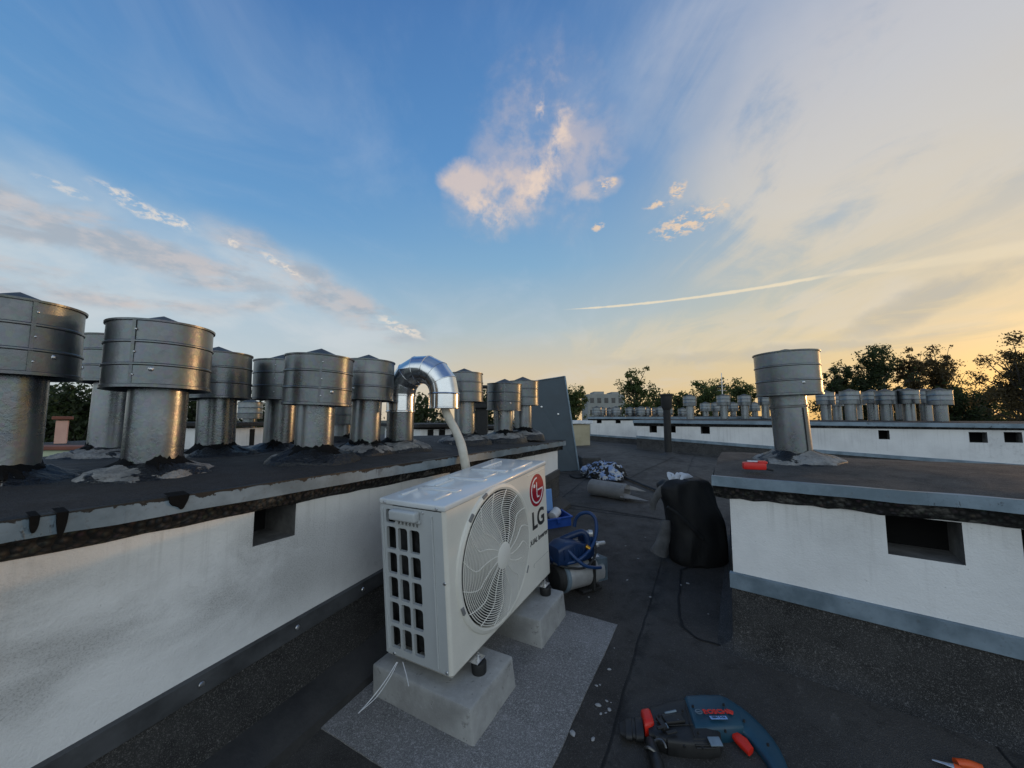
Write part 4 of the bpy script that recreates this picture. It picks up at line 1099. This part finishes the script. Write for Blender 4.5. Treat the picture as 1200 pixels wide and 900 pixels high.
# blue tool box with white can
pt = roof(655, 622); Yt = pt.y
b0 = at(636, 610, Yt+.02); b1 = at(669, 600, Yt+.10)
ax = V((b1.x-b0.x, b1.y-b0.y, 0)); Ln = ax.length; ax.normalize()
t = thing('tool_box', 'open blue plastic tool box behind the outdoor unit', 'tool box', frame(V((b0.x, b0.y, roof_z(b0.x, b0.y))), ax, NROOF))
Hb = .075; Wd = .17
mb = MB()
for (c_, s_) in (((Ln/2,0,Hb/2),(Ln,.006,Hb)), ((Ln/2,Wd,Hb/2),(Ln,.006,Hb)), ((Ln,Wd/2,Hb/2),(.006,Wd-.008,Hb)), ((0,Wd/2,Hb/2),(.006,Wd-.008,Hb)), ((Ln/2,Wd/2,.006),(Ln-.008,Wd-.008,.006))): mb.box(c_, s_)
mb.box((Ln/2,-.006,Hb-.006), (Ln+.016,.012,.010), None, .002); mb.box((Ln+.008,Wd/2,Hb-.006), (.012,Wd+.02,.010), None, .002)
mb.build('tray', 'box_blue', t)
mb = MB(); mb.box((Ln*.55,-.014,Hb*.72), (.03,.012,.035), None, .003); mb.build('latch', 'box_blue', t)
mb = MB(); mb.box((Ln*.35,Wd+.008,Hb+.085), (Ln*.72,.012,.17), M.Rotation(-.12,3,'X'), .004); mb.build('lid', 'box_lid', t)
mb = MB(); mb.lathe([(.0005,0),(.022,0),(.034,.004),(.036,.01),(.036,.085),(.02,.095),(.0005,.095)], 24, (Ln*.42,Wd*.25,Hb*.95), (.75,.55,.25))
o = mb.build('white_can', 'white_plastic', None, smooth=.6); o.matrix_world = t.matrix_world.copy(); tag(o, 'white can lying on top of the open blue tool box', 'can')
mb = MB()
for k in range(6):
    rnd = random.Random(k); p = V((Ln*rnd.uniform(.5,.9), Wd*rnd.uniform(.2,.8), Hb*.55)); mb.tube([p, p+V((rnd.uniform(-.05,.05), rnd.uniform(-.03,.05), .03))], .008, 6)
o = mb.build('hand_tools', 'brass', None, smooth=.8); o.matrix_world = t.matrix_world.copy(); tag(o, 'small brass fittings heaped inside the blue tool box', 'fittings', None, 'stuff')

# rotary hammer drill
pd = roof(800, 880)
dr = thing('hammer_drill', 'blue and black rotary hammer drill with red trigger lying on the roof', 'drill', pd)
R3 = lambda x, y, h: roof(x, y, h) - pd
def body(mb, segs, e=.6, n=28):              # loft along pixel-traced axis: (px top, px bottom edge) at height, half thickness
    rs = []
    for (xt, yt, xb, yb, h, th) in segs:
        th *= .70; h = h-.026; a, b = R3(xt, yt, h), R3(xb, yb, h); c_ = (a+b)/2; v = (a-b)/2; ring_ = []
        for k in range(n):
            u = 2*PI*k/n; cc, ss_ = math.cos(u), math.sin(u)
            ring_.append(c_ + v*(abs(cc)**e*(1 if cc > 0 else -1)) + V((0,0,1))*(th*abs(ss_)**e*(1 if ss_ > 0 else -1)))
        rs.append(ring_)
    mb.rings(rs, True, True, True)
h_ = .045
mb = MB(); body(mb, [(726,848,727,861,h_,.012),(731,846,732,864,h_,.016),(733,844,734,866,h_,.021),(739,843,741,867,h_,.023),(740,845,742,865,h_,.021),(743,845,745,866,h_,.021),(744,842,746,868,h_,.025),(752,841,755,868,h_,.026)], .9); mb.build('chuck', 'drill_black', dr, smooth=.5)
mb = MB(); body(mb, [(751,838,756,857,h_+.012,.030),(753,837,758,857,h_+.013,.033),(759,836,765,856,h_+.013,.033),(761,837,767,855,h_+.012,.030)], .5); mb.build('collar', 'drill_red', dr, smooth=.5)
mb = MB(); body(mb, [(757,840,761,868,h_,.030),(762,838,766,870,h_,.034),(764,835,769,873,h_,.036),(776,833,781,876,h_,.037),(778,831,783,878,h_,.039),(798,828,806,881,h_,.040),(820,826,832,883,h_-.002,.040),(836,828,844,882,h_-.006,.036),(840,832,846,878,h_-.008,.030)], .36)
mb.box(R3(789,842,h_+.008), (.062,.034,.010), M.Rotation(.12,3,'Z'), .004); mb.box(R3(776,848,h_+.004), (.020,.050,.012), M.Rotation(.12,3,'Z'), .004)
mb.build('gear_housing', 'drill_black', dr, smooth=.5)
mb = MB()
for (x, y) in ((783,841),(776,852),(787,858)): mb.box(R3(x, y, h_+.011), (.034,.010,.006), M.Rotation(.25,3,'Z'), .002)
mb.build('vent_slot', 'rubber', dr)
mb = MB(); mb.tube([R3(779,836,h_+.009), R3(792,833,h_+.010)], .0035, 6); mb.tube([R3(780,848,h_+.011), R3(783,853,h_+.011)], .0028, 6); mb.tube([R3(790,845,h_+.011), R3(795,844,h_+.011)], .003, 6); mb.build('print_mark', 'base_metal', dr)
mb = MB(); body(mb, [(802,825,814,863,h_+.004,.036),(804,823,816,865,h_+.004,.041),(824,822,836,864,h_+.003,.042),(843,822,855,863,h_,.041),(852,825,864,862,h_-.003,.038),(862,831,872,860,h_-.006,.033)], .38); mb.build('motor_housing', 'drill_blue', dr, smooth=.5)
mb = MB()
for k in range(4): mb.tube([R3(812+k*1.5,866+k*3.6,h_-.002-k*.003), R3(838+k*.6,866+k*3.6,h_-.003-k*.003)], .0022, 6)
mb.build('air_slot', 'rubber', dr)
mb = MB(); body(mb, [(856,826,863,856,h_-.006,.034),(868,832,866,860,h_-.006,.032),(880,841,871,862,h_-.008,.028),(894,854,880,871,h_-.010,.024),(906,868,890,883,h_-.010,.022),(915,882,899,896,h_-.012,.022),(921,895,905,908,h_-.012,.022),(928,915,910,925,h_-.012,.024),(926,928,905,936,h_-.012,.022)], .7); mb.build('handle', 'drill_blue', dr, smooth=.8)
mb = MB(); body(mb, [(861,858,858,864,h_-.002,.010),(868,862,862,869,h_-.002,.013),(876,868,869,876,h_-.002,.014),(883,878,877,884,h_-.002,.012)], .7); mb.build('trigger', 'drill_red', dr, smooth=.8)
mb = MB(); P3 = [R3(x, y, h_-.025) for x, y in ((762,868),(765,880),(769,892),(772,905),(775,925))]
mb.tube(catmull(P3, 4), [.014,.015,.016,.017,.0175,.018,.018,.018,.018,.019,.019,.019,.019,.020,.021,.02,.018], 12); mb.build('side_handle', 'drill_black', dr, smooth=1)
mb = MB(); c_ = R3(768, 877, h_-.018)
mb.tube([c_+V((.030*math.cos(u), .020*math.sin(u), .012*math.sin(2*u))) for u in [2*PI*k/24*.8 for k in range(25)]], .004, 6); mb.build('handle_clamp', 'seam_metal', dr, smooth=1)
for (x, y) in ((812,829),(848,827),(818,860),(850,858),(772,840),(800,834),(775,871),(802,876),(824,878),(872,846),(900,874)):
    mb = MB(); p = R3(x, y, h_+(.006 if x < 860 else -.010)); mb.lathe([(.0002,.0052),(.0018,.005),(.0021,.0062),(.0034,.006),(.0036,0)], 10, p); mb.build('screw', 'rubber', dr, smooth=.5)
mb = MB(); mb.tube([R3(x, y, h_+.0085) for x, y in ((803,824),(808,845),(814,863))], .0016, 6); mb.tube([R3(x, y, h_+.004) for x, y in ((768,845),(785,850),(812,849))], .0014, 6); mb.build('body_seam', 'rubber', dr)
# writing on the motor housing
ex = (R3(850,830,h_)-R3(822,831,h_)).normalized(); up_ = V((0,0,1))
mt = frame(R3(838, 834, h_+.0130), ex, (0,0,1))
mb = MB(); text_mesh(mb, 'BOSCH', .0225, mt, .0008, .0009); mb.build('lettering', 'drill_red', dr)
mb = MB(); mb.lathe([(.0075,0),(.0105,0),(.0105,.001),(.0075,.001)], 20, mt @ V((-.050,0,0))); mb.box(mt @ V((-.050,0,.0004)), (.014,.003,.001)); mb.build('emblem', 'base_metal', dr)
mt2 = frame(R3(842, 841, h_+.0124), ex, (0,0,1))
mb = MB(); mb.box(mt2 @ V((0,0,.0002)), (.050,.012,.0012), mt2.to_3x3()); pl = mb.build('badge', 'box_lid', dr)
mb = MB(); text_mesh(mb, 'GBH 2-26', .010, mt2 @ M.Translation((0,0,.0012)), .0004, .0002); mb.build('lettering', 'drill_blue', pl)
mt3 = frame(R3(838, 869, h_+.004), ex, (0,-.3,1))
mb = MB(); mb.box(mt3 @ V((0,0,0)), (.034,.024,.004), mt3.to_3x3(), .001); mb.build('rating_label', 'base_metal', dr)
mt4 = frame(R3(855, 834, h_+.005), ex, (0,0,1)); mb = MB(); mb.box(mt4 @ V((0,0,0)), (.020,.016,.004), mt4.to_3x3() @ M.Rotation(-.6,3,'Z'), .002); mb.build('mode_knob', 'drill_red', dr)

# pliers at the lower right corner
p0 = roof(1120, 898)
t = thing('pliers', 'pliers with orange handles cut off at the lower right corner', 'pliers', p0)
mb = MB(); mb.tube([roof(1092,890,.012)-p0, roof(1106,894,.014)-p0, roof(1122,899,.016)-p0], [.003,.006,.012], 8, True, .6); mb.build('jaws', 'bolt', t, smooth=1)
for q in (((1120,894),(1136,896),(1152,902)), ((1118,900),(1132,906),(1146,914))):
    mb = MB(); mb.tube(catmull([roof(x,y,.014)-p0 for x,y in q], 5), .011, 10); mb.build('grip', 'orange_plastic', t, smooth=1)
# red tool on the right block's deck
p0 = level(884, 551, -.215)
t = thing('red_tool', 'small red plastic cutter lying beside the single vent on the right block', 'tool', frame(p0, (1,-.35,0), (0,0,1)))
mb = MB(); mb.box((0,.0,.018), (.085,.035,.030), None, .006); mb.box((.030,.0,.034), (.034,.033,.012), None, .004); mb.build('body', 'red_plastic', t, smooth=.7)
mb = MB(); mb.box((.0,.004,.0365), (.048,.018,.005), None, .002); mb.build('slider', 'cloth_white', t, smooth=.7)
mb = MB(); mb.tube([(.04,-.01,.008),(.065,-.02,.004)], .005, 6); mb.build('blade_tip', 'rubber', t)

# white chips of render scattered on the roof
chip = None
spots = [(701,827,7),(711,822,4),(714,832,6),(704,837,4),(710,836,3),(716,824,2),(671,860,9),(695,867,6),(714,785,5),(699,804,4),(703,803,3),(679,828,3),(735,680,3),(762,700,3),(806,684,4),(798,686,3),(748,655,3),(733,640,2),(756,630,2),(690,700,3),(880,742,3),(660,640,3),(830,720,2),(720,760,2)]
for i, (x, y, s_) in enumerate(spots):
    p = roof(x, y); rad = s_/2*p.y/F
    if chip is None or i < 4:
        mb = MB(); bmesh.ops.create_icosphere(mb.bm, subdivisions=2, radius=1)
        for v in mb.bm.verts: v.co = V((v.co.x*(1+.5*mnoise.noise(v.co+V((i,0,0)))), v.co.y*(.8+.4*mnoise.noise(v.co*1.3+V((0,i,0)))), v.co.z*.35))
        o = mb.build('plaster_chip', 'chip', None, smooth=.5)
        protos = (protos + [o]) if chip else [o]; chip = o
    else: o = protos[i % 4].copy(); col.objects.link(o)
    o.location = p + V((0,0,.002)); o.scale = (rad, rad*.8, rad); o.rotation_euler = (0, 0, i*2.399)
    tag(o, 'small white chip of render scattered on the dark roof', 'plaster chip', 'white plaster chips on the roof')

# ------------------------------------------------------------------ trees
def leaf_tree(label, px, pyt, Y, wpx, kind='leaf_green', n=5000, seed=0, ground=-11.0, leaf=.16, form='round', vis=60, group='trees beyond the roof', gaps=.5):
    top = at(px, pyt, Y); Hh = top.z-ground; rad = wpx/2*Y/F
    rnd = random.Random(seed); t = thing('tree', label, 'tree', V((top.x, top.y, ground)), group)
    visH = vis*Y/F
    c0 = Hh-visH*.55
    mb = MB(); mb.tube(catmull([(0,0,-.2),(rad*.05,0,Hh*.3),(-rad*.04,.1,Hh*.6),(rad*.02,0,Hh*.93)], 4), [.032*rad+.16-(.15+.03*rad)*k/12 for k in range(13)], 8)
    tips = []
    nl = 46
    for k in range(nl):
        zf = rnd.random(); z0 = Hh-visH*(1.0-.75*zf); a = rnd.uniform(0, 2*PI)
        if form == 'round': rmax = rad*math.sqrt(max(.08, 1-((zf-.38)/.70)**2))
        elif form == 'spire': rmax = rad*(1.08-zf)**.8
        else: rmax = rad*(.50+.55*rnd.random())
        rr_ = rmax*rnd.uniform(.35, .95); zt_ = min(Hh*1.0, z0 + visH*rnd.uniform(.05,.28))
        e = V((rr_*math.cos(a), rr_*math.sin(a), zt_)); s_ = V((0,0,z0-visH*.12)); md = s_.lerp(e, .5)+V((0,0,-visH*.03))
        mb.tube(catmull([s_, md, e], 4), [.05*rad*.4+.03-(.05*rad*.4+.018)*i/8 for i in range(9)], 5); tips.append((e, rnd.uniform(.10,.23)*rad)); tips.append((md, rnd.uniform(.10,.20)*rad)); tips.append((e.lerp(md, .5)+V((rnd.gauss(0,.1),rnd.gauss(0,.1),rnd.gauss(0,.1)))*rad, rnd.uniform(.07,.15)*rad))
    tips.append((V((0,0,Hh-.12*rad)), .2*rad))
    mb.build('trunk', 'bark', t, smooth=1)
    bm = bmesh.new()
    for i in range(n):
        c_, r_ = tips[rnd.randrange(len(tips))]
        d = V((rnd.gauss(0,1), rnd.gauss(0,1), rnd.gauss(0,.8))).normalized()*r_*(rnd.random()**.6)*1.45
        if mnoise.noise((c_+d)*(1.6/rad)+V((seed,0,0))) < -.28*gaps*2 and rnd.random() < .8: continue
        p = c_+d
        if p.z > Hh*1.01: continue
        s = leaf*rnd.uniform(.55, 1.3); u = V((rnd.gauss(0,1), rnd.gauss(0,1), rnd.gauss(0,1))).normalized(); w_ = u.orthogonal().normalized(); w_.rotate(__import__('mathutils').Quaternion(u, rnd.uniform(0,6)))
        x = u*s; y = w_*s*.55
        bm.faces.new([bm.verts.new(p-x), bm.verts.new(p-y*.9), bm.verts.new(p+x), bm.verts.new(p+y*.9)])
    me = bpy.data.meshes.new('crown'); bm.to_mesh(me); bm.free(); me.materials.append(MATS[kind])
    o = bpy.data.objects.new('crown', me); col.objects.link(o); o.parent = t
    return t
TR = [
 ('round green tree rising right of the leaning panel', 672, 451, 42, 40, 'leaf_green', 3500, 'round', 48),
 ('tallest bushy green tree in the middle beside the far building', 742, 433, 40, 50, 'leaf_green', 5200, 'loose', 62),
 ('low loose bush top just left of the black pole', 772, 455, 44, 40, 'leaf_green', 2600, 'loose', 40),
 ('short pale bush top just right of the black pole', 797, 459, 46, 34, 'leaf_green', 2200, 'loose', 36),
 ('wide low green tree above the far vents', 832, 446, 44, 62, 'leaf_green', 5200, 'round', 45),
 ('green tree directly left of the single right vent', 866, 444, 47, 46, 'leaf_green', 4000, 'round', 46),
 ('dark tree peeking out right of the single right vent', 982, 424, 38, 46, 'leaf_dark', 4000, 'loose', 75),
 ('big dark tree with a broad crown before the sunset', 1027, 405, 36, 66, 'leaf_dark', 7500, 'round', 92),
 ('slim dark tree touching the broad crowned tree', 1066, 408, 35, 34, 'leaf_rust', 4200, 'loose', 90),
 ('dark rusty tree with a sloping right side', 1098, 407, 36, 52, 'leaf_rust', 5600, 'round', 92),
 ('low dark bush top between the tree groups on the right', 1130, 446, 34, 62, 'leaf_dark', 4600, 'round', 60),
 ('low dark crown just right of the single right vent', 990, 446, 41, 70, 'leaf_dark', 4600, 'round', 56),
 ('broad low dark crown filling the gap behind the far vents', 1050, 458, 40, 120, 'leaf_dark', 4000, 'round', 45),
 ('low shrub top beside the rightmost tree', 1158, 470, 33, 60, 'leaf_dark', 3400, 'round', 40),
 ('tall feathery tree cut off by the right edge of the photo', 1194, 391, 24, 84, 'leaf_rust', 9000, 'loose', 110),
 ('second feathery tree at the right edge filling its lower side', 1205, 432, 27, 70, 'leaf_dark', 5600, 'round', 80),
]
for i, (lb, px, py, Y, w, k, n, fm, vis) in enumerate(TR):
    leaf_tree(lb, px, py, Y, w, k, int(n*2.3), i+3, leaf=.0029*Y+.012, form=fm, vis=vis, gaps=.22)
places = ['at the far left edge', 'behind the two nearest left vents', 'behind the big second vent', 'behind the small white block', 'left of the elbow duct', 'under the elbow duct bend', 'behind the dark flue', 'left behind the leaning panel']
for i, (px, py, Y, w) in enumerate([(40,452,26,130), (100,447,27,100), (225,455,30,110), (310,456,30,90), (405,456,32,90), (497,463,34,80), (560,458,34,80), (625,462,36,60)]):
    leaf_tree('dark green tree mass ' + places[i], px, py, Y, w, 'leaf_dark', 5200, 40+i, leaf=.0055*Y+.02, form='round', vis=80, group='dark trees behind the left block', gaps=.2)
# far apartment building
pa = at(706, 475, 95); pw = at(722, 475, 95).x-at(690, 475, 95).x; zt_ = at(706, 463, 95).z
t = thing('apartment_building', 'pale grey apartment building far beyond the roofs', 'building', V((pa.x, pa.y, -11)))
mb = MB(); mb.box((0,0,(zt_+11)/2), (pw*1.3,8,zt_+11)); mb.build('wall', 'far_wall', t)
mb = MB(); mb.box((-pw*.2,0,zt_+11+.35), (pw*.35,5,.7)); mb.box((pw*.4,0,zt_+11+.3), (pw*.3,5,.6)); mb.build('rooftop_hut', 'far_wall', t)
for r_ in range(3):
    for c_ in range(5):
        mb = MB(); mb.box((-pw*.5+c_*pw*.25, -4.0, zt_+11-1.5-r_*2.8), (.9,.06,1.2)); mb.build('window', 'far_glass', t)

# ------------------------------------------------------------------ world
w = bpy.data.worlds.new('World'); sc.world = w; w.use_nodes = True
nt = w.node_tree; g = G(nt); bg = nt.nodes['Background']
SUN_AZ, SUN_EL = math.radians(60), math.radians(4.0)
sky = g.n('ShaderNodeTexSky', sky_type='NISHITA'); sky.sun_disc = False; sky.sun_elevation = SUN_EL; sky.sun_rotation = SUN_AZ
sky.air_density = 1.0; sky.dust_density = 2.0; sky.ozone_density = 1.5
tc = g.n('ShaderNodeTexCoord').outputs['Generated']
x, y, z = g.xyz(tc)
az = g.m('ARCTAN2', x, y); el = g.m('ARCSINE', z)
deg = math.degrees
elN = g.clamp(g.m('DIVIDE', el, math.radians(70)))
def rampdeg(stops): return g.ramp(elN, [(a/70, lin(*c)) for a, c in stops])
left = rampdeg([(0,(206,210,206)), (8,(190,208,218)), (16,(156,194,222)), (25,(112,166,216)), (36,(90,146,204)), (48,(76,124,186)), (56,(58,100,165)), (70,(108,136,178))])
mid = rampdeg([(0,(236,206,160)), (7,(222,208,182)), (13,(186,202,208)), (22,(138,182,216)), (34,(100,154,210)), (48,(84,134,194)), (56,(74,116,176)), (70,(108,136,178))])
right = rampdeg([(0,(246,196,112)), (4,(238,204,140)), (9,(218,204,172)), (15,(198,200,188)), (24,(168,186,202)), (38,(146,170,200)), (52,(124,154,196)), (56,(80,116,178)), (70,(108,136,178))])
base = g.mix(g.ss(az, math.radians(-38), math.radians(2)), left, mid)
base = g.mix(g.ss(az, math.radians(0), math.radians(50)), base, right)
nis = g.mix(1.0, sky.outputs[0], (.10,.10,.10,1), 'MULTIPLY')
base = g.mix(.15, base, nis)
# glow round the hidden sun
sd = V((math.sin(SUN_AZ)*math.cos(SUN_EL), math.cos(SUN_AZ)*math.cos(SUN_EL), math.sin(SUN_EL)))
vd = g.n('ShaderNodeVectorMath', operation='DOT_PRODUCT'); g.put(vd.inputs[0], tc); vd.inputs[1].default_value = sd
cosd = vd.outputs['Value']
glow = g.mul(g.ss(cosd, .90, 1.0), g.ss(el, -.02, .12, 1.0, .25))
base = g.mix(g.mul(glow, .62), base, (1.25, .74, .27, 1))
# clouds
tc3 = g.vmap(tc, loc=(3,1,2))
def blob(px, py, rx, ry, rot=0.0, soft=(1.0, 0.15), amp=.0, sc_=7.0):
    a0, e0 = azel(px, py); k = math.cos(e0)
    u = g.mul(g.sub(az, a0), k); v = g.sub(el, e0)
    if amp:
        sc_ = 5 if sc_ < 6.5 else 10 if sc_ < 15 else 23; nz = g.noise(tc, sc_, 4, .62, .3); nz2 = g.noise(tc3, sc_, 4, .62, .3)
        u = g.add(u, g.mul(g.sub(nz, .5), amp)); v = g.add(v, g.mul(g.sub(nz2, .5), amp))
    c, s = math.cos(rot), math.sin(rot)
    uu = g.add(g.mul(u, c/rx), g.mul(v, s/rx)); vv = g.add(g.mul(u, -s/ry), g.mul(v, c/ry))
    return g.ss(g.add(g.mul(uu, uu), g.mul(vv, vv)), soft[0], soft[1])
def mx(*a):
    r = a[0]
    for b in a[1:]: r = g.m('MAXIMUM', r, b)
    return r
# broad veil of high cloud on the right, combed along a diagonal
pv_ = g.n('ShaderNodeCombineXYZ'); zz = g.m('MAXIMUM', z, .03); zz = g.add(zz, .12)
g.put(pv_.inputs[0], g.m('DIVIDE', x, zz)); g.put(pv_.inputs[1], g.m('DIVIDE', y, zz))
plane = pv_.outputs[0]
comb = g.noise(g.vmap(plane, (1.9,.75,1), rot=(0,0,-.62)), 1.2, 8, .62, 1.3)
comb2 = g.noise(g.vmap(plane, (1.1,.7,1), loc=(4,2,0), rot=(0,0,-.5)), 1.3, 7, .6, .9)
veil = mx(blob(1010,170,.36,.34,.5,(1.3,.0),.10,4), blob(1130,40,.40,.26,.3,(1.3,.0),.10,4), blob(1090,330,.34,.15,.2,(1.3,.0),.10,4), g.mul(blob(860,60,.24,.20,.6,(1.2,0),.12,4), .45), g.mul(blob(880,390,.5,.07,0,(1.2,0),.06,4), .55))
vm = g.mul(veil, g.add(.15, g.mul(g.ss(g.add(g.mul(comb, .6), g.mul(comb2, .4)), .42, .57), .85)))
vcol = rampdeg([(0,(244,206,140)), (8,(234,212,168)), (16,(222,208,182)), (24,(222,210,190)), (34,(206,202,200)), (46,(190,192,204)), (60,(176,184,204))])
col_ = g.mix(g.mul(vm, .80), base, vcol)
dk = g.mul(mx(blob(1085,355,.15,.030,.35,(1.3,.0),.06,9), g.mul(blob(900,415,.40,.018,0,(1.3,0),.05,9), .7)), g.ss(comb2, .35, .6))
col_ = g.mix(g.mul(dk, .6), col_, lin(172,172,166))
# thin veils over the blue on the left and the top
th = g.mul(g.ss(comb2, .44, .76), .22)
col_ = g.mix(th, col_, lin(205,212,222))
# puffy cloud in the centre
puff = g.noise(tc, 8, 5, .55, .35); puf2 = g.noise(g.vmap(tc, loc=(5,1,2)), 34, 5, .6, .2)
cen_ = mx(blob(588,232,.135,.085,.25,(1.35,.0),.10,9), blob(545,215,.065,.050,-.2,(1.1,.1),.06,9), blob(625,215,.10,.050,.75,(1.1,.1),.07,9), g.mul(blob(655,175,.055,.100,-.35,(1.3,.0),.08,9), .8), blob(560,222,.075,.065,-.1,(1.3,0),.07,9), g.mul(blob(695,222,.08,.026,.15,(1.1,.1),.05,12), .7), g.mul(blob(640,165,.16,.19,-.25,(1.3,0),.14,9), .55))
cm_ = g.clamp(g.mul(cen_, g.add(.34, g.mul(g.ss(g.add(puff, g.mul(g.sub(puf2, .5), .38)), .38, .66), .80))))
lit = g.ss(g.add(puff, g.mul(g.sub(puf2, .5), .25)), .36, .66)
ccol = g.mix(lit, lin(186,184,192), lin(228,206,190))
col_ = g.mix(g.mul(cm_, .74), col_, ccol)
core = mx(blob(656,160,.022,.062,-.40,(1.2,.1),.07,22), blob(634,126,.012,.024,-.5,(1.2,.1),.04,24), blob(630,215,.06,.040,.7,(1.2,.1),.07,20), g.mul(blob(570,245,.06,.03,-.4,(1.2,.1),.07,20), .7))
col_ = g.mix(g.mul(g.mul(core, g.ss(puf2, .36, .66)), .62), col_, lin(240,216,196))
puf3 = g.noise(g.vmap(tc, (1,1,2.0)), 44, 5, .65, .3)
# cloudlets
cl_ = mx(blob(808,258,.090,.030,.22,(1.2,.1),.06,22), blob(700,265,.018,.012,0,(1.1,.1),.02,24), blob(795,222,.020,.018,.5,(1.1,.1),.04,26), blob(772,240,.035,.009,0,(1.1,.1),.03,24), blob(712,214,.03,.014,0,(1.1,.1),.03,24))
col_ = g.mix(g.mul(cl_, g.mul(g.ss(puf3, .44, .60), .85)), col_, lin(236,208,178))
# contrail
a0, e0 = azel(655, 363); a1, e1 = azel(975, 322); a2, e2 = azel(1240, 284)
def streak(A, B, w0, w1):
    dx, dy = B[0]-A[0], B[1]-A[1]; L2 = dx*dx+dy*dy
    u = g.sub(az, A[0]); v = g.sub(el, A[1])
    tt = g.m('DIVIDE', g.add(g.mul(u, dx), g.mul(v, dy)), L2)
    dd = g.m('DIVIDE', g.m('ABSOLUTE', g.add(g.mul(u, -dy), g.mul(v, dx))), math.sqrt(L2))
    dd = g.add(dd, g.mul(g.sub(g.noise(tc, 30, 4, .6), .5), .006))
    wd = g.add(w0, g.mul(tt, w1-w0)); q = g.m('DIVIDE', dd, wd)
    return g.mul(g.ss(q, 1.0, .3), g.mul(g.ss(tt, 0, .15), g.ss(tt, 1.06, .9)))
ctr = mx(g.mul(streak((a0,e0),(a1,e1),.0026,.0052), .66), g.mul(streak((a1,e1),(a2,e2),.006,.018), .28))
col_ = g.mix(ctr, col_, lin(248,230,196))
sq2 = g.noise(g.vmap(tc, (1,1,2.8)), 4.0, 6, .6, .6)
# low banks on the left
bank = mx(blob(40,335,.62,.20,-.10,(1.3,.0),.09,5), blob(330,365,.36,.13,-.34,(1.3,.0),.09,6), g.mul(blob(120,240,.16,.05,-.3,(1.3,0),.06,6), .4))
col_ = g.mix(g.mul(g.mul(bank, g.add(.45, g.mul(g.ss(sq2, .35, .65), .55))), .72), col_, lin(206,213,217))
sq_ = g.noise(g.vmap(tc, (1,1,3.6)), 5.5, 6, .60, .5)
pk = mx(blob(150,287,.36,.040,-.10,(1.4,.0),.08,7), blob(40,266,.16,.024,-.05,(1.4,.0),.06,7), blob(110,345,.22,.026,.03,(1.4,.0),.06,7), blob(262,342,.10,.030,-.12,(1.4,.0),.06,8), blob(350,330,.19,.052,-.42,(1.4,.0),.08,8), blob(435,370,.15,.040,-.45,(1.4,.0),.07,9), blob(10,310,.12,.016,0,(1.3,.0),.05,8))
pk = g.mul(pk, g.ss(sq_, .36, .58))
pcol = g.mix(g.ss(g.noise(g.vmap(tc, (1,1,2.2)), 14, 5, .6), .40, .62), lin(162,168,178), lin(202,190,186))
col_ = g.mix(g.mul(pk, .68), col_, pcol)
br = mx(blob(155,238,.055,.014,-.30,(1.3,.0),.04,14), blob(200,255,.045,.012,-.3,(1.3,.0),.04,14), g.mul(blob(75,220,.035,.009,-.2,(1.2,.1),.02,14), .6), blob(270,283,.02,.012,-.2,(1.2,.1),.03,16), blob(470,385,.07,.014,-.45,(1.2,.1),.04,12), blob(330,312,.05,.010,-.45,(1.2,.1),.03,12))
col_ = g.mix(g.mul(g.mul(br, g.ss(puf3, .42, .62)), .8), col_, lin(236,224,210))
# unseen sky behind the camera: added bright fill that lights the white walls
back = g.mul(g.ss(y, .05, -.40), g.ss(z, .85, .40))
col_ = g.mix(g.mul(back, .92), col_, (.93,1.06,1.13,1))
hz = g.ss(el, -.02, -.10)
col_ = g.mix(hz, col_, (.05,.05,.045,1))
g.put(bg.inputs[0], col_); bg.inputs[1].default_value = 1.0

# ------------------------------------------------------------------ sun, camera, output
sl = bpy.data.lights.new('sun', 'SUN'); sl.energy = .6; sl.angle = math.radians(1.5); sl.color = (1, .56, .24)
so = bpy.data.objects.new('sun', sl); col.objects.link(so); so.rotation_euler = (-sd).to_track_quat('-Z', 'Y').to_euler()
cd = bpy.data.cameras.new('camera'); cd.sensor_width = 36; cd.lens = F/1200*36; cd.clip_start = .02; cd.clip_end = 6000
co = bpy.data.objects.new('camera', cd); col.objects.link(co); co.location = (0,0,0); co.rotation_euler = (PI/2+PIT, 0, 0)
sc.camera = co
sc.view_settings.view_transform = 'Standard'; sc.view_settings.look = 'None'; sc.view_settings.exposure = 0.0; sc.view_settings.gamma = 1.0
sc.view_settings.use_curve_mapping = False
sc.cycles.max_bounces = 5; sc.cycles.diffuse_bounces = 3; sc.cycles.glossy_bounces = 3
